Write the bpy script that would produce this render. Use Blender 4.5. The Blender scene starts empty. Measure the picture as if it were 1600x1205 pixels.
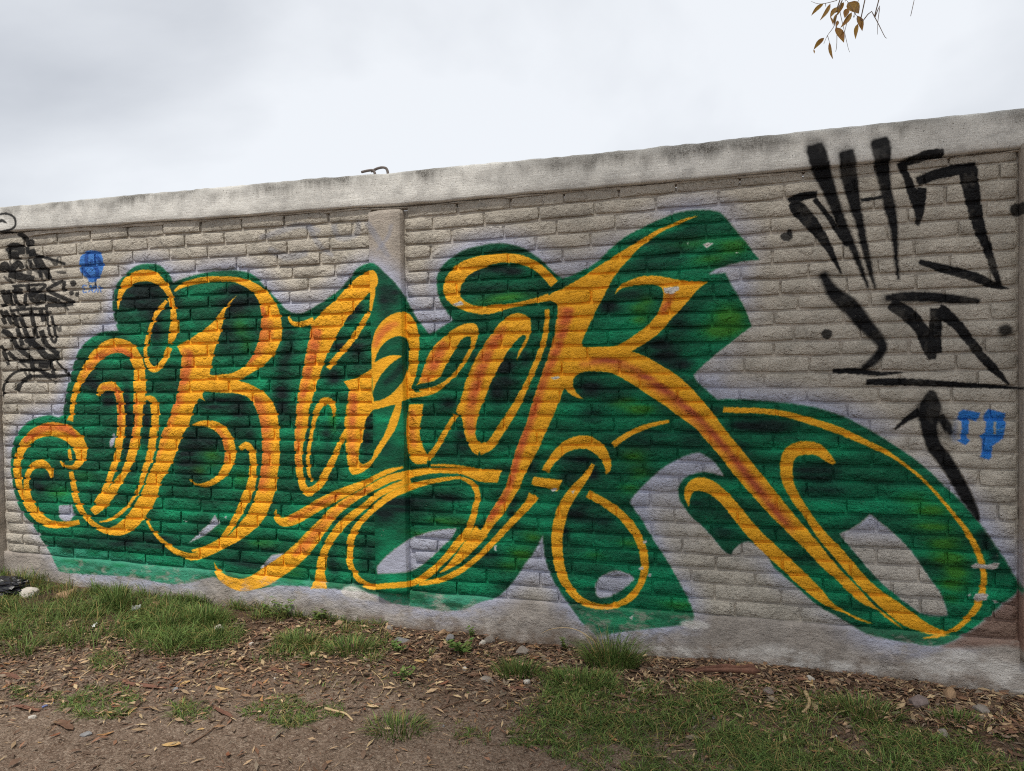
import bpy, bmesh, math, random
import numpy as np
from mathutils import Vector, Matrix

random.seed(11)
rng = np.random.default_rng(11)
scene = bpy.context.scene
COL = scene.collection

# ------------------------------------------------------------------ camera
FPX, YAW, PITCH, ROLL, DIST, EYE = 1157.0, -0.3137, -0.0233, 0.0155, 3.7917, 1.47

def cam_axes():
    cy, sy, cp, sp = math.cos(YAW), math.sin(YAW), math.cos(PITCH), math.sin(PITCH)
    fwd = np.array([sy*cp, cy*cp, sp]); right = np.array([cy, -sy, 0.0]); down = np.cross(fwd, right)
    c, s = math.cos(ROLL), math.sin(ROLL)
    return c*right + s*down, -s*right + c*down, fwd
AX_R, AX_D, AX_F = cam_axes()

cam_data = bpy.data.cameras.new('camera')
cam = bpy.data.objects.new('camera', cam_data)
COL.objects.link(cam)
cam_data.sensor_fit = 'HORIZONTAL'; cam_data.sensor_width = 36.0
cam_data.lens = FPX/1600*36.0
cam_data.clip_start = 0.05; cam_data.clip_end = 2000
m = Matrix.Identity(4)
for i in range(3):
    m[i][0] = AX_R[i]; m[i][1] = -AX_D[i]; m[i][2] = -AX_F[i]
m[0][3], m[1][3], m[2][3] = 0.0, -DIST, EYE
cam.matrix_world = m
scene.camera = cam

# ------------------------------------------------------------------ sky, sun, exposure
SUN_DIR = Vector((0.04, -0.62, 1.15)).normalized()          # towards the sun
world = bpy.data.worlds.new('World'); scene.world = world
world.use_nodes = True
nt = world.node_tree; nt.nodes.clear()
wo = nt.nodes.new('ShaderNodeOutputWorld'); bg = nt.nodes.new('ShaderNodeBackground')
sky = nt.nodes.new('ShaderNodeTexSky'); sky.sky_type = 'NISHITA'; sky.sun_disc = False
sky.sun_elevation = math.asin(SUN_DIR.z); sky.sun_rotation = math.atan2(SUN_DIR.x, SUN_DIR.y)
tc = nt.nodes.new('ShaderNodeTexCoord')
mp = nt.nodes.new('ShaderNodeMapping'); mp.inputs['Scale'].default_value = (1.0, 1.0, 1.7)
mp.inputs['Location'].default_value = (0.35, 0.1, 0.0)
n1 = nt.nodes.new('ShaderNodeTexNoise'); n1.inputs['Scale'].default_value = 1.5; n1.inputs['Detail'].default_value = 7
n1.inputs['Roughness'].default_value = 0.47; n1.inputs['Distortion'].default_value = 0.25
cr = nt.nodes.new('ShaderNodeValToRGB')
cr.color_ramp.elements[0].position = 0.36; cr.color_ramp.elements[0].color = (5.3, 5.6, 6.15, 1)
cr.color_ramp.elements[1].position = 0.62; cr.color_ramp.elements[1].color = (9.5, 9.8, 10.2, 1)
mx = nt.nodes.new('ShaderNodeMix'); mx.data_type = 'RGBA'; mx.inputs[0].default_value = 0.90
nt.links.new(tc.outputs['Generated'], mp.inputs['Vector']); nt.links.new(mp.outputs[0], n1.inputs['Vector'])
nt.links.new(n1.outputs['Fac'], cr.inputs[0])
nt.links.new(sky.outputs[0], mx.inputs[6]); nt.links.new(cr.outputs[0], mx.inputs[7])
nt.links.new(mx.outputs[2], bg.inputs['Color']); bg.inputs['Strength'].default_value = 0.1
nt.links.new(bg.outputs[0], wo.inputs['Surface'])

sun_l = bpy.data.lights.new('sun', 'SUN'); sun_l.energy = 3.1; sun_l.angle = math.radians(5)
sun_l.color = (1.0, 0.95, 0.86)
sun = bpy.data.objects.new('sun', sun_l); COL.objects.link(sun)
sun.rotation_euler = SUN_DIR.to_track_quat('Z', 'Y').to_euler()
sun.location = SUN_DIR*30
scene.view_settings.view_transform = 'Standard'; scene.view_settings.look = 'None'
scene.view_settings.gamma = 1.0; scene.view_settings.exposure = 0.0
scene.view_settings.use_curve_mapping = False
scene.cycles.use_denoising = False; scene.cycles.max_bounces = 4; scene.cycles.adaptive_threshold = 0.02; scene.cycles.filter_width = 1.1

# ------------------------------------------------------------------ helpers
def ray(px, py):
    return ((px-800)/FPX)*AX_R + ((py-602.5)/FPX)*AX_D + AX_F

def on_wall(px, py, plane=0.0):
    v = ray(px, py); t = (plane + DIST)/v[1]
    return v[0]*t, EYE + v[2]*t

def on_ground(px, py, z=0.0):
    v = ray(px, py); t = (z-EYE)/v[2]
    return v[0]*t, -DIST + v[1]*t

def link(name, me, mat=None, parent=None):
    o = bpy.data.objects.new(name, me); COL.objects.link(o)
    if mat is not None and len(me.materials) == 0: me.materials.append(mat)
    if parent is not None: o.parent = parent
    return o

def empty(name, loc=(0, 0, 0)):
    o = bpy.data.objects.new(name, None); COL.objects.link(o); o.location = loc
    o.empty_display_size = 0.1
    return o

def tag(o, label=None, cat=None, group=None, kind=None):
    if label: o['label'] = label
    if cat: o['category'] = cat
    if group: o['group'] = group
    if kind: o['kind'] = kind
    return o

def mesh(name, V, F, smooth=False):
    me = bpy.data.meshes.new(name)
    me.from_pydata([tuple(map(float, v)) for v in V], [], F)
    me.update()
    if smooth: me.polygons.foreach_set('use_smooth', [True]*len(me.polygons))
    return me

def vnoise(x, y, seed=0):
    """smooth 2-D value noise in 0..1 (scalars or arrays)"""
    x = np.asarray(x, float); y = np.asarray(y, float)
    xi = np.floor(x).astype(np.int64); yi = np.floor(y).astype(np.int64)
    fx = x-xi; fy = y-yi
    fx = fx*fx*(3-2*fx); fy = fy*fy*(3-2*fy)
    def h(a, b):
        n = (a*374761393 + b*668265263 + seed*1442695041) & 0x7fffffff
        n = ((n ^ (n >> 13))*1274126177) & 0x7fffffff
        return ((n ^ (n >> 16)) & 0xffff)/65535.0
    return (h(xi, yi)*(1-fx)+h(xi+1, yi)*fx)*(1-fy) + (h(xi, yi+1)*(1-fx)+h(xi+1, yi+1)*fx)*fy

def catmull(P, n=8, closed=False):
    P = [tuple(p) for p in P]
    if len(P) < 3: n = max(n, 4)
    Q = np.array(P, float)
    N = len(Q); out = []
    segs = N if closed else N-1
    for i in range(segs):
        if closed:
            p0, p1, p2, p3 = Q[(i-1) % N], Q[i], Q[(i+1) % N], Q[(i+2) % N]
        else:
            p1, p2 = Q[i], Q[i+1]
            p0 = Q[i-1] if i > 0 else 2*p1-p2
            p3 = Q[i+2] if i+2 < N else 2*p2-p1
        for k in range(n):
            t = k/n
            out.append(0.5*((2*p1)+(-p0+p2)*t+(2*p0-5*p1+4*p2-p3)*t*t+(-p0+3*p1-3*p2+p3)*t**3))
    if not closed: out.append(Q[-1])
    return np.array(out)

# ------------------------------------------------------------------ the paint on the wall (drawn in wall metres)
TX0, TX1, TZ0, TZ1, TRES = -5.3, 1.5, -0.05, 2.75, 0.0025
TW, TH = int(round((TX1-TX0)/TRES)), int(round((TZ1-TZ0)/TRES))
pcol = np.zeros((TH, TW, 3), np.float32); palp = np.zeros((TH, TW), np.float32)

def tex_pts(P):
    P = np.asarray(P, float)
    v = ((P[:, 0:1]-800)/FPX)*AX_R + ((P[:, 1:2]-602.5)/FPX)*AX_D + AX_F
    t = DIST/v[:, 1]
    return np.stack([(v[:, 0]*t-TX0)/TRES, (EYE+v[:, 2]*t-TZ0)/TRES], 1)

def fill(T):
    """even-odd fill of a polygon given in texels -> (x0, y0, mask)"""
    x0 = max(int(T[:, 0].min())-3, 0); x1 = min(int(T[:, 0].max())+4, TW)
    y0 = max(int(T[:, 1].min())-3, 0); y1 = min(int(T[:, 1].max())+4, TH)
    if x1 <= x0 or y1 <= y0: return None
    cnt = np.zeros((y1-y0, x1-x0+1), np.int32)
    n = len(T)
    for i in range(n):
        ax, ay = T[i]; bx, by = T[(i+1) % n]
        if ay == by: continue
        if ay > by: ax, ay, bx, by = bx, by, ax, ay
        r0 = max(int(math.ceil(ay-0.5)), y0); r1 = min(int(math.ceil(by-0.5)), y1)
        if r1 <= r0: continue
        rows = np.arange(r0, r1)
        xs = ax+(bx-ax)*((rows+0.5-ay)/(by-ay))
        ix = np.clip(np.ceil(xs-0.5).astype(int)-x0, 0, x1-x0)
        np.add.at(cnt, (rows-y0, ix), 1)
    return x0, y0, (np.cumsum(cnt, 1)[:, :-1] & 1).astype(np.float32)

def boxblur(a, r):
    if r < 1: return a
    for ax in (0, 1):
        pad = [(0, 0), (0, 0)]; pad[ax] = (r+1, r)
        c = np.cumsum(np.pad(a, pad, mode='edge'), ax, dtype=np.float64)
        a = ((np.take(c, range(2*r+1, c.shape[ax]), ax) - np.take(c, range(0, c.shape[ax]-2*r-1), ax))/(2*r+1)).astype(np.float32)
    return a

def grow(res, r):
    x0, y0, mk = res
    a0 = max(x0-r, 0); b0 = max(y0-r, 0)
    a1 = min(x0+mk.shape[1]+r, TW); b1 = min(y0+mk.shape[0]+r, TH)
    o = np.zeros((b1-b0, a1-a0), np.float32)
    o[y0-b0:y0-b0+mk.shape[0], x0-a0:x0-a0+mk.shape[1]] = mk
    return a0, b0, o

def lay(res, color, alpha=1.0, soft=1, limit=None, passes=1):
    if res is None: return None
    x0, y0, mk = grow(res, soft*passes+1)
    for _ in range(passes): mk = boxblur(mk, soft)
    s = (slice(y0, y0+mk.shape[0]), slice(x0, x0+mk.shape[1]))
    k = mk*alpha
    if limit is not None: k = k*limit[s]
    c = np.array(color, np.float32)/255.0
    na = k+palp[s]*(1-k)
    pcol[s] = np.where(na[..., None] > 1e-5, (c*k[..., None]+pcol[s]*(palp[s]*(1-k))[..., None])/np.maximum(na, 1e-5)[..., None], c)
    palp[s] = na
    return s, mk

def stroke_mask(P, n=7):
    C = catmull(P, n)
    d = np.gradient(C[:, :2], axis=0); L = np.hypot(d[:, 0], d[:, 1]); L[L == 0] = 1
    nx, ny = -d[:, 1]/L, d[:, 0]/L; w = np.maximum(C[:, 2], 0.6)/2
    Lp = tex_pts(np.stack([C[:, 0]+nx*w, C[:, 1]+ny*w], 1)); Rp = tex_pts(np.stack([C[:, 0]-nx*w, C[:, 1]-ny*w], 1))
    A = np.concatenate([Lp, Rp])
    x0 = max(int(A[:, 0].min())-3, 0); x1 = min(int(A[:, 0].max())+4, TW)
    y0 = max(int(A[:, 1].min())-3, 0); y1 = min(int(A[:, 1].max())+4, TH)
    if x1 <= x0 or y1 <= y0: return None
    M = np.zeros((y1-y0, x1-x0), np.float32)
    for i in range(len(C)-1):
        q = fill(np.array([Lp[i], Lp[i+1], Rp[i+1], Rp[i]]))
        if q is None: continue
        a, b, mk = q
        a2, b2 = a-x0, b-y0
        sx0, sy0 = max(a2, 0), max(b2, 0)
        sx1, sy1 = min(a2+mk.shape[1], M.shape[1]), min(b2+mk.shape[0], M.shape[0])
        if sx1 <= sx0 or sy1 <= sy0: continue
        M[sy0:sy1, sx0:sx1] = np.maximum(M[sy0:sy1, sx0:sx1], mk[sy0-b2:sy1-b2, sx0-a2:sx1-a2])
    return x0, y0, M

def poly_mask(P, smooth=True, n=5):
    """points (x, y) are smoothed, points (x, y, 1) are corners"""
    if not smooth: return fill(tex_pts([p[:2] for p in P]))
    cs = [i for i, p in enumerate(P) if len(p) > 2]
    if not cs: return fill(tex_pts(catmull(P, n, True)))
    out = []
    for a, b in zip(cs, cs[1:]+[cs[0]+len(P)]):
        seg = [P[i % len(P)][:2] for i in range(a, b+1)]
        out += list(catmull(seg, n)[:-1]) if len(seg) > 2 else [np.array(seg[0], float)]
    return fill(tex_pts(out))

def full(res):
    F = np.zeros((TH, TW), np.float32)
    if res is not None:
        x0, y0, mk = res; F[y0:y0+mk.shape[0], x0:x0+mk.shape[1]] = mk
    return F
# colours of the paints (sRGB)
GREEN, DEEP, LIME, TEAL = (6, 106, 72), (5, 28, 27), (64, 126, 32), (62, 150, 122)
YELLOW, ORANGE, RED, LILAC = (250, 178, 38), (228, 124, 52), (196, 84, 44), (176, 180, 200)
BLACK, BLUE, CHIP = (13, 13, 16), (26, 124, 214), (214, 208, 202)

OUT = [(18,745),(16,728),(17,712),(20,695),(27,677),(40,662),(55,654),(75,649),(92,652),(97,647,1),(101,625),(107,597),(122,550),(140,530),(160,519),(185,517,1),(179,500),(175,475),(179,450),(192,432),(210,417),(230,412),(250,415),(265,430),(271,442,1),
 (287,435),(325,425),(362,422),(390,427),(404,437),(418,452),(432,467),(444,481),(456,489,1),(472,489),(490,480),(510,467),(530,452),(545,435),(557,420),(572,412),(585,412),(600,425),(615,440),(627,455),(637,470),(646,488),(657,505),(671,522,1),
 (685,515),(700,505),(707,499,1),(700,490),(687,470),(682,445),(685,425),(700,407),(722,392),(750,384),(780,380),(810,385),(830,395),(850,410),(865,425),(879,435,1),(900,427),(920,417),(937,405),(955,387),(975,371),(1000,357),(1025,345),(1055,333),(1085,328),(1110,328),(1127,333),(1140,347),(1152,362),(1165,377),(1175,390),(1187,406,1),
 (1162,409),(1132,416),(1115,423),(1108,429,1),(1134,426,1),(1143,445),(1155,465),(1166,486),(1175,510,1),(1155,525),(1135,541),(1115,557),(1100,570),(1084,586,1),(1090,597),(1102,608),(1120,624,1),
 (1150,624),(1187,626),(1230,630),(1275,637),(1320,652),(1360,672),(1400,697),(1440,725),(1477,760),(1515,797),(1545,837),(1572,877),(1597,919,1),(1585,930),(1567,943),(1550,960),(1535,972),(1517,985),(1497,997),(1475,1006),(1450,1009),(1425,1004),(1395,999),(1362,992),(1335,980),(1305,962),(1282,950),(1260,932),(1240,914),(1220,897),(1207,884),(1198,868),(1183,852),(1166,848),(1151,855),(1142,868,1),
 (1132,862),(1117,845),(1100,826),(1082,810),(1070,795),(1061,780),(1059,767),(1063,755),(1073,745),(1090,739),(1108,738),(1131,745,1),(1122,730),(1110,717),(1092,707,1),(1075,711),(1055,720),(1035,732),(1017,747),(1002,762),(990,775),(985,785),(991,796),(1000,808),(1012,828),(1027,853),(1042,875),(1060,907),(1075,935),(1084,958),(1084,974,1),(1060,977),(1025,980),(990,984),(960,988),(935,994),(925,985),(910,972),(895,952),(880,932),(867,912),(857,890),(850,865),(848,837,1),
 (835,862),(820,882),(805,905),(790,922),(775,934),(748,941),(727,951),(690,953),(648,947),(612,941),(594,932),(575,925),(545,922),(530,920),(490,916),(440,914),(400,920),(350,911),(333,902),(281,912),(212,902),(170,898),(103,894),(91,885),(82,870),(73,855),(64,841),(50,820),(37,805),(27,785),(21,765)]
HOLES = [
 [(92,790,1),(113,789,1),(116,804,1),(107,815),(93,808)],
 [(294,849,1),(312,832),(325,820),(336,805,1),(342,817,1),(325,833)],
 [(173,700),(172,690),(178,677),(179,690)],
 [(406,888,1),(424,868,1),(442,865,1),(430,878),(416,888)],
 [(589,886,1),(602,871),(621,855),(643,841),(672,831),(695,827),(714,826,1),(705,841),(688,857),(667,877),(645,891),(625,895),(590,897,1)],
 [(930,919),(935,905),(950,895),(965,892),(980,896),(991,905,1),(980,916),(965,927),(947,934),(934,932)],
 [(1360,804,1),(1376,817),(1395,832),(1411,848),(1427,866),(1443,890),(1460,914),(1471,930),(1477,946),(1481,964,1),(1460,963),(1440,959),(1420,945),(1400,930),(1377,910),(1360,892),(1345,875),(1330,857),(1312,835,1),(1330,827),(1347,815)],
]
YS = [  # yellow strokes: x, y, width
 [(124,816,8),(100,820,10),(75,818,13),(55,803,15),(38,781,8),(29,755,10),(26,730,11),(30,710,13),(40,692,15),(55,678,18),(77,671,22),(100,675,24),(117,687,24),(126,705,20),(124,722,13),(115,730,8),(102,729,6),(94,721,3)],
 [(108,702,5),(109,712,6),(110,720,4)],
 [(79,747,2),(76,733,10),(65,725,14),(50,730,10),(42,745,8),(41,762,9),(46,782,10),(56,800,10),(70,813,6)],
 [(109,658,11),(111,648,7),(113,630,8),(120,605,10),(128,588,13),(140,570,17),(155,552,20),(175,541,23),(195,542,22),(208,553,19),(216,572,18),(218,595,20),(218,617,18),(216,642,15),(214,667,13),(210,692,14),(204,715,14),(196,735,11),(186,751,12),(175,768,15),(160,787,16),(145,801,13)],
 [(152,618,5),(160,606,13),(175,604,14),(186,617,12),(189,642,13),(189,667,13),(186,692,12),(182,715,11),(175,737,10),(166,760,9),(150,787,9)],
 [(225,626,4),(231,622,8),(240,628,12),(242,650,12),(239,680,12),(234,710,12),(226,735,9),(218,760,7),(207,781,5),(190,800,6),(172,812,5),(155,816,2)],
 [(110,737,7),(114,760,9),(120,782,10),(132,805,9),(150,822,9),(170,831,10),(190,829,14),(207,817,18)],
 [(272,455,3),(287,445,8),(320,437,9),(355,436,8),(375,439,10),(395,448,14),(411,463,20),(421,485,27),(424,510,33),(420,535,33),(408,557,26),(388,577,16),(365,590,15),(345,594,18),(318,600,22)],
 [(318,600,24),(345,602,24),(365,604,21),(390,611,20),(407,626,26),(417,645,29),(422,670,28),(423,710,27),(420,742,27),(414,772,28),(403,800,27),(388,820,24),(368,838,18),(350,850,13),(325,862,14),(300,870,12),(275,862,9),(255,847,7),(240,830,5),(230,812,4),(224,800,3)],
 [(374,701,8),(386,696,11),(394,710,11),(395,735,12),(391,760,14),(381,785,13),(370,807,11),(357,828,9),(343,845,8),(322,856,7),(300,861,4)],
 [(300,665,3),(315,662,9),(335,665,14),(350,677,16),(358,697,18),(359,715,17),(352,735,14),(338,750,10),(320,758,8),(306,757,4),(297,749,2)],
 [(184,483,2),(186,464,7),(197,443,14),(215,432,18),(237,432,18),(255,445,12),(265,462,9),(271,485,9),(272,507,12),(269,525,13),(264,538,4)],
 [(265,543,10),(255,564,9),(243,577,10),(232,571,9),(227,552,6),(230,530,6),(237,507,6),(247,487,8),(261,470,5)],
 [(450,493,2),(455,503,6),(464,507,8),(477,505,9),(490,500,10)],
 [(581,440,9),(583,455,8),(581,470,7),(579,486,4)],
 [(577,488,8),(562,512,9),(545,537,9),(525,560,9),(513,576,8)],
 [(519,652,2),(522,640,7),(516,628,10),(505,628,12),(494,645,9),(488,668,6),(484,690,6),(481,712,6),(482,735,6),(487,753,4)],
 [(480,768,10),(497,760,12),(510,738,12),(522,714,10),(532,690,8),(543,670,8)],
 [(640,618,9),(660,616,8),(677,611,8),(696,597,8),(713,575,9),(731,547,9),(741,527,9),(743,513,7)],
 [(667,718,10),(680,702,9),(692,682,9),(702,664,8),(712,648,9)],
 [(748,702,20),(765,696,15),(780,675,14),(795,652,14),(810,627,12),(822,602,9),(831,583,9),(842,556,9),(850,532,9),(854,507,8),(855,483,8)],
 [(866,444,15),(850,426,14),(830,412,14),(805,404,15),(775,404,16),(750,410,20),(726,420,24),(710,437,27),(706,455,27),(713,470,19),(732,481,13),(755,485,13),(775,482,13),(792,479,8),(812,475,7),(835,470,8),(858,464,12)],
 [(1304,725,6),(1293,715,14),(1278,703,19),(1257,700,22),(1238,706,22),(1230,720,21),(1229,740,20),(1233,758,17),(1243,778,15),(1257,798,13),(1272,820,13),(1288,841,16),(1307,862,18),(1327,885,18),(1348,909,18),(1372,932,20),(1395,950,25),(1417,966,25),(1440,979,19),(1462,987,11),(1478,989,4)],
 [(1076,792,2),(1074,778,9),(1078,764,16),(1090,757,21),(1107,760,22),(1125,772,20),(1142,790,20),(1162,815,21),(1182,838,21),(1205,860,22),(1232,885,22),(1255,907,21),(1277,927,18),(1297,945,10),(1320,957,4),(1340,967,4),(1362,975,2)],
 [(1130,640,9),(1150,641,9),(1187,642,9),(1225,647,10),(1262,657,11),(1300,669,12),(1332,682,11),(1360,695,9),(1385,707,8),(1412,725,5),(1437,745,5),(1462,770,5),(1487,800,6),(1507,825,8),(1522,850,10),(1532,872,10),(1537,895,10),(1536,917,11),(1530,940,12),(1520,957,11),(1505,974,9),(1487,986,8),(1465,994,5),(1442,997,2)],
 [(672,727,3),(705,728,5),(742,732,3)],
 [(432,796,2),(431,808,8),(442,816,14),(460,811,18),(480,800,18),(500,788,18),(525,775,17),(550,764,14),(570,755,10),(587,746,8),(606,737,8),(630,730,3)],
 [(392,911,14),(415,900,26),(437,887,28),(457,872,28),(475,855,27),(490,837,24),(505,820,20),(522,800,17),(545,783,14),(567,770,11),(587,759,12),(612,747,12),(640,741,12)],
 [(500,919,26),(500,910,20),(500,897,15),(502,877,13),(510,855,12),(522,835,13),(537,817,13),(555,802,12),(572,789,10),(587,776,10),(612,762,10),(640,751,9)],
 [(600,916,9),(585,917,9),(570,912,9),(556,900,9),(547,880,10),(546,860,11),(550,838,12),(560,820,10),(573,806,9),(587,793,10),(612,774,11),(637,763,11),(662,755,9),(695,749,7),(718,747,5),(732,752,8),(742,762,10),(746,775,9),(743,791,10),(737,814,11),(728,834,12),(718,845,13),(705,862,12),(688,880,10),(672,895,12),(652,908,10),(635,913,10),(600,916,9)],
 [(752,830,26),(735,851,20),(717,872,15),(702,885,8),(687,895,2)],
 [(834,774,18),(827,786,14),(812,803,12),(795,821,11),(775,842,10),(752,866,9),(728,886,9),(712,896,10),(695,904,9),(677,909,8),(655,912,7)],
 [(852,737,12),(862,720,13),(880,701,17),(900,692,20),(920,692,21),(937,703,19),(946,717,15),(950,732,10),(946,742,2)],
 [(957,696,10),(982,679,9),(1012,666,8),(1046,658,5)],
 [(927,725,6),(915,745,11),(897,767,16),(882,790,18),(874,815,19),(870,840,18),(871,865,17),(875,888,16),(883,910,14),(898,930,12),(915,942,11),(940,948,9),(965,945,10),(985,934,11),(1000,914,11),(1007,891,12),(1006,867,13),(1000,847,13),(991,830,14),(977,812,14),(955,793,14),(934,780,13),(918,772,12)],
]
YP = [  # yellow filled shapes
 [(372,460,1),(355,475),(345,487),(330,505),(312,519),(292,532),(275,539,1),(279,546),(283,558),(282,577),(279,603),(270,635),(260,662),(250,687),(246,705),(240,725),(231,742),(225,760),(217,777),(209,790),(198,805),(183,819),(168,826,1),(170,835,1),(186,837),(202,832),(216,822),(227,808),(238,792),(246,775),(251,755),(260,740),(270,720),(277,700),(286,680),(295,664),(301,645),(306,630),(312,623),(321,628,1),(316,618),(319,608),(326,603,1),(340,590,1),(327,585,1),(331,565),(336,545),(343,525),(349,505),(352,487),(361,473)],
 [(485,508,1),(500,490),(520,472),(536,455),(551,439),(566,428),(579,422),(587,425),(591,435),(589,447),(583,453,1),(575,459),(566,469),(550,487),(536,507),(523,530),(512,552),(503,577),(496,597),(490,617),(483,642),(480,667),(474,690),(472,712),(474,740),(480,760),(494,769,1),(485,776),(474,772),(467,761),(462,736),(460,711),(460,673),(463,640),(467,606),(473,580),(477,555),(482,531)],
 [(537,596,1),(557,590),(581,576,1),(583,640,1),(572,656),(566,685),(561,705),(560,719),(568,725),(580,717),(586,703,1),(600,680),(609,656),(618,632,1),(583,641,1),(581,560,1),(581,540),(588,515),(603,497),(622,488),(637,489),(647,500),(654,520),(655,545),(653,570),(648,592),(643,606),(650,613,1),(640,622),(628,628,1),(626,645),(618,670),(603,694),(586,719),(575,732),(562,740),(551,742),(544,731),(541,710),(539,685),(538,660),(542,632),(545,611)],
 [(639,632,1),(662,631,1),(659,650),(656,672),(659,693),(665,706),(669,712,1),(667,725,1),(650,725),(640,715),(636,692),(635,664)],
 [(650,603,1),(656,592),(665,565),(677,542),(695,525),(715,511),(732,505),(744,507),(748,519),(742,540),(731,562),(716,583),(695,603),(676,613),(655,612,1)],
 [(712,643,1),(720,622),(727,597),(735,577),(743,560),(755,540),(770,519),(785,501),(800,491),(815,490),(827,497),(830,512),(825,532),(815,550),(806,565,1),(812,545),(822,527),(815,525),(800,540),(787,560),(775,582),(765,602),(758,622),(750,640),(745,660),(743,676),(746,688),(752,694,1),(747,712,1),(738,706),(731,694),(725,675),(722,655),(715,646,1)],
 [(845,471,1),(862,458),(875,452),(900,439),(925,422),(950,406),(975,390),(1000,375),(1025,360),(1050,349),(1070,341),(1092,337,1),(1066,348),(1040,359),(1020,372),(1000,387),(982,405),(967,422),(955,440),(945,460),(934,480),(923,503),(913,525),(909,540),(914,542,1),
  (938,542),(962,540),(982,530),(1000,517),(1015,505),(1027,490),(1034,472),(1036,457),(1032,449),(1022,445),(1005,445),(985,447),(970,452),(960,461,1),(967,447),(982,439),(1002,432),(1025,431),(1050,435),(1075,439),(1106,440,1),(1092,452),(1080,465),(1067,480),(1052,495),(1040,510),(1025,525),(1006,538),(987,549,1),
  (1008,557),(1035,572),(1060,588),(1080,606),(1098,626),(1116,648),(1136,675),(1157,700),(1177,725),(1196,748),(1216,773),(1236,798),(1260,826),(1282,852),(1300,875),(1320,897),(1340,917),(1362,942),(1380,957),(1397,970),(1415,986,1),(1390,970),(1370,954),(1345,942),(1325,925),(1305,905),(1282,884),(1255,856),(1230,832),(1205,807),(1182,782),(1163,761),(1145,740),(1130,720),(1115,702),(1100,685),(1085,668),(1062,652),(1040,635),(1012,617),(985,599),(957,584),(937,581),(915,581),(902,585),(896,593,1),(896,605),(902,615),(912,624,1),(900,621),(888,614),(881,607,1),
  (873,630),(862,655),(852,677),(842,700),(830,722),(820,742),(812,762),(800,782),(786,804),(770,823),(752,846),(740,850,1),(757,817),(768,797),(782,775),(792,755),(797,735),(803,712),(811,689),(822,662),(829,637),(837,612),(847,583),(855,560),(862,537),(868,508),(871,480),(862,471)],
 [(628,737,1),(660,732),(700,731),(735,732),(784,735,1),(777,755,1),(750,753),(738,748),(722,742),(700,740),(670,741),(640,748),(628,752,1)],
 [(834,745,1),(880,750,1),(871,768,1),(830,757,1)],
 [(334,878,1),(342,890),(357,899),(380,904),(405,893),(430,882),(446,894,1),(425,912),(400,920),(375,923),(350,912),(338,898)],
]
GOVER = [  # green shapes inside the yellow
 [(586,566,1),(590,552),(600,537),(615,527),(627,526),(636,532),(639,550),(637,572),(632,590),(622,605),(610,617),(595,625),(585,627,1),(583,615),(587,602),(598,583),(612,568),(629,556,1),(611,555),(597,560)],
 [(734,526),(722,530),(712,545),(697,570),(683,593),(656,600),(649,605,1),(656,608),(683,602),(705,586),(724,561),(735,538)],
]
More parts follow.
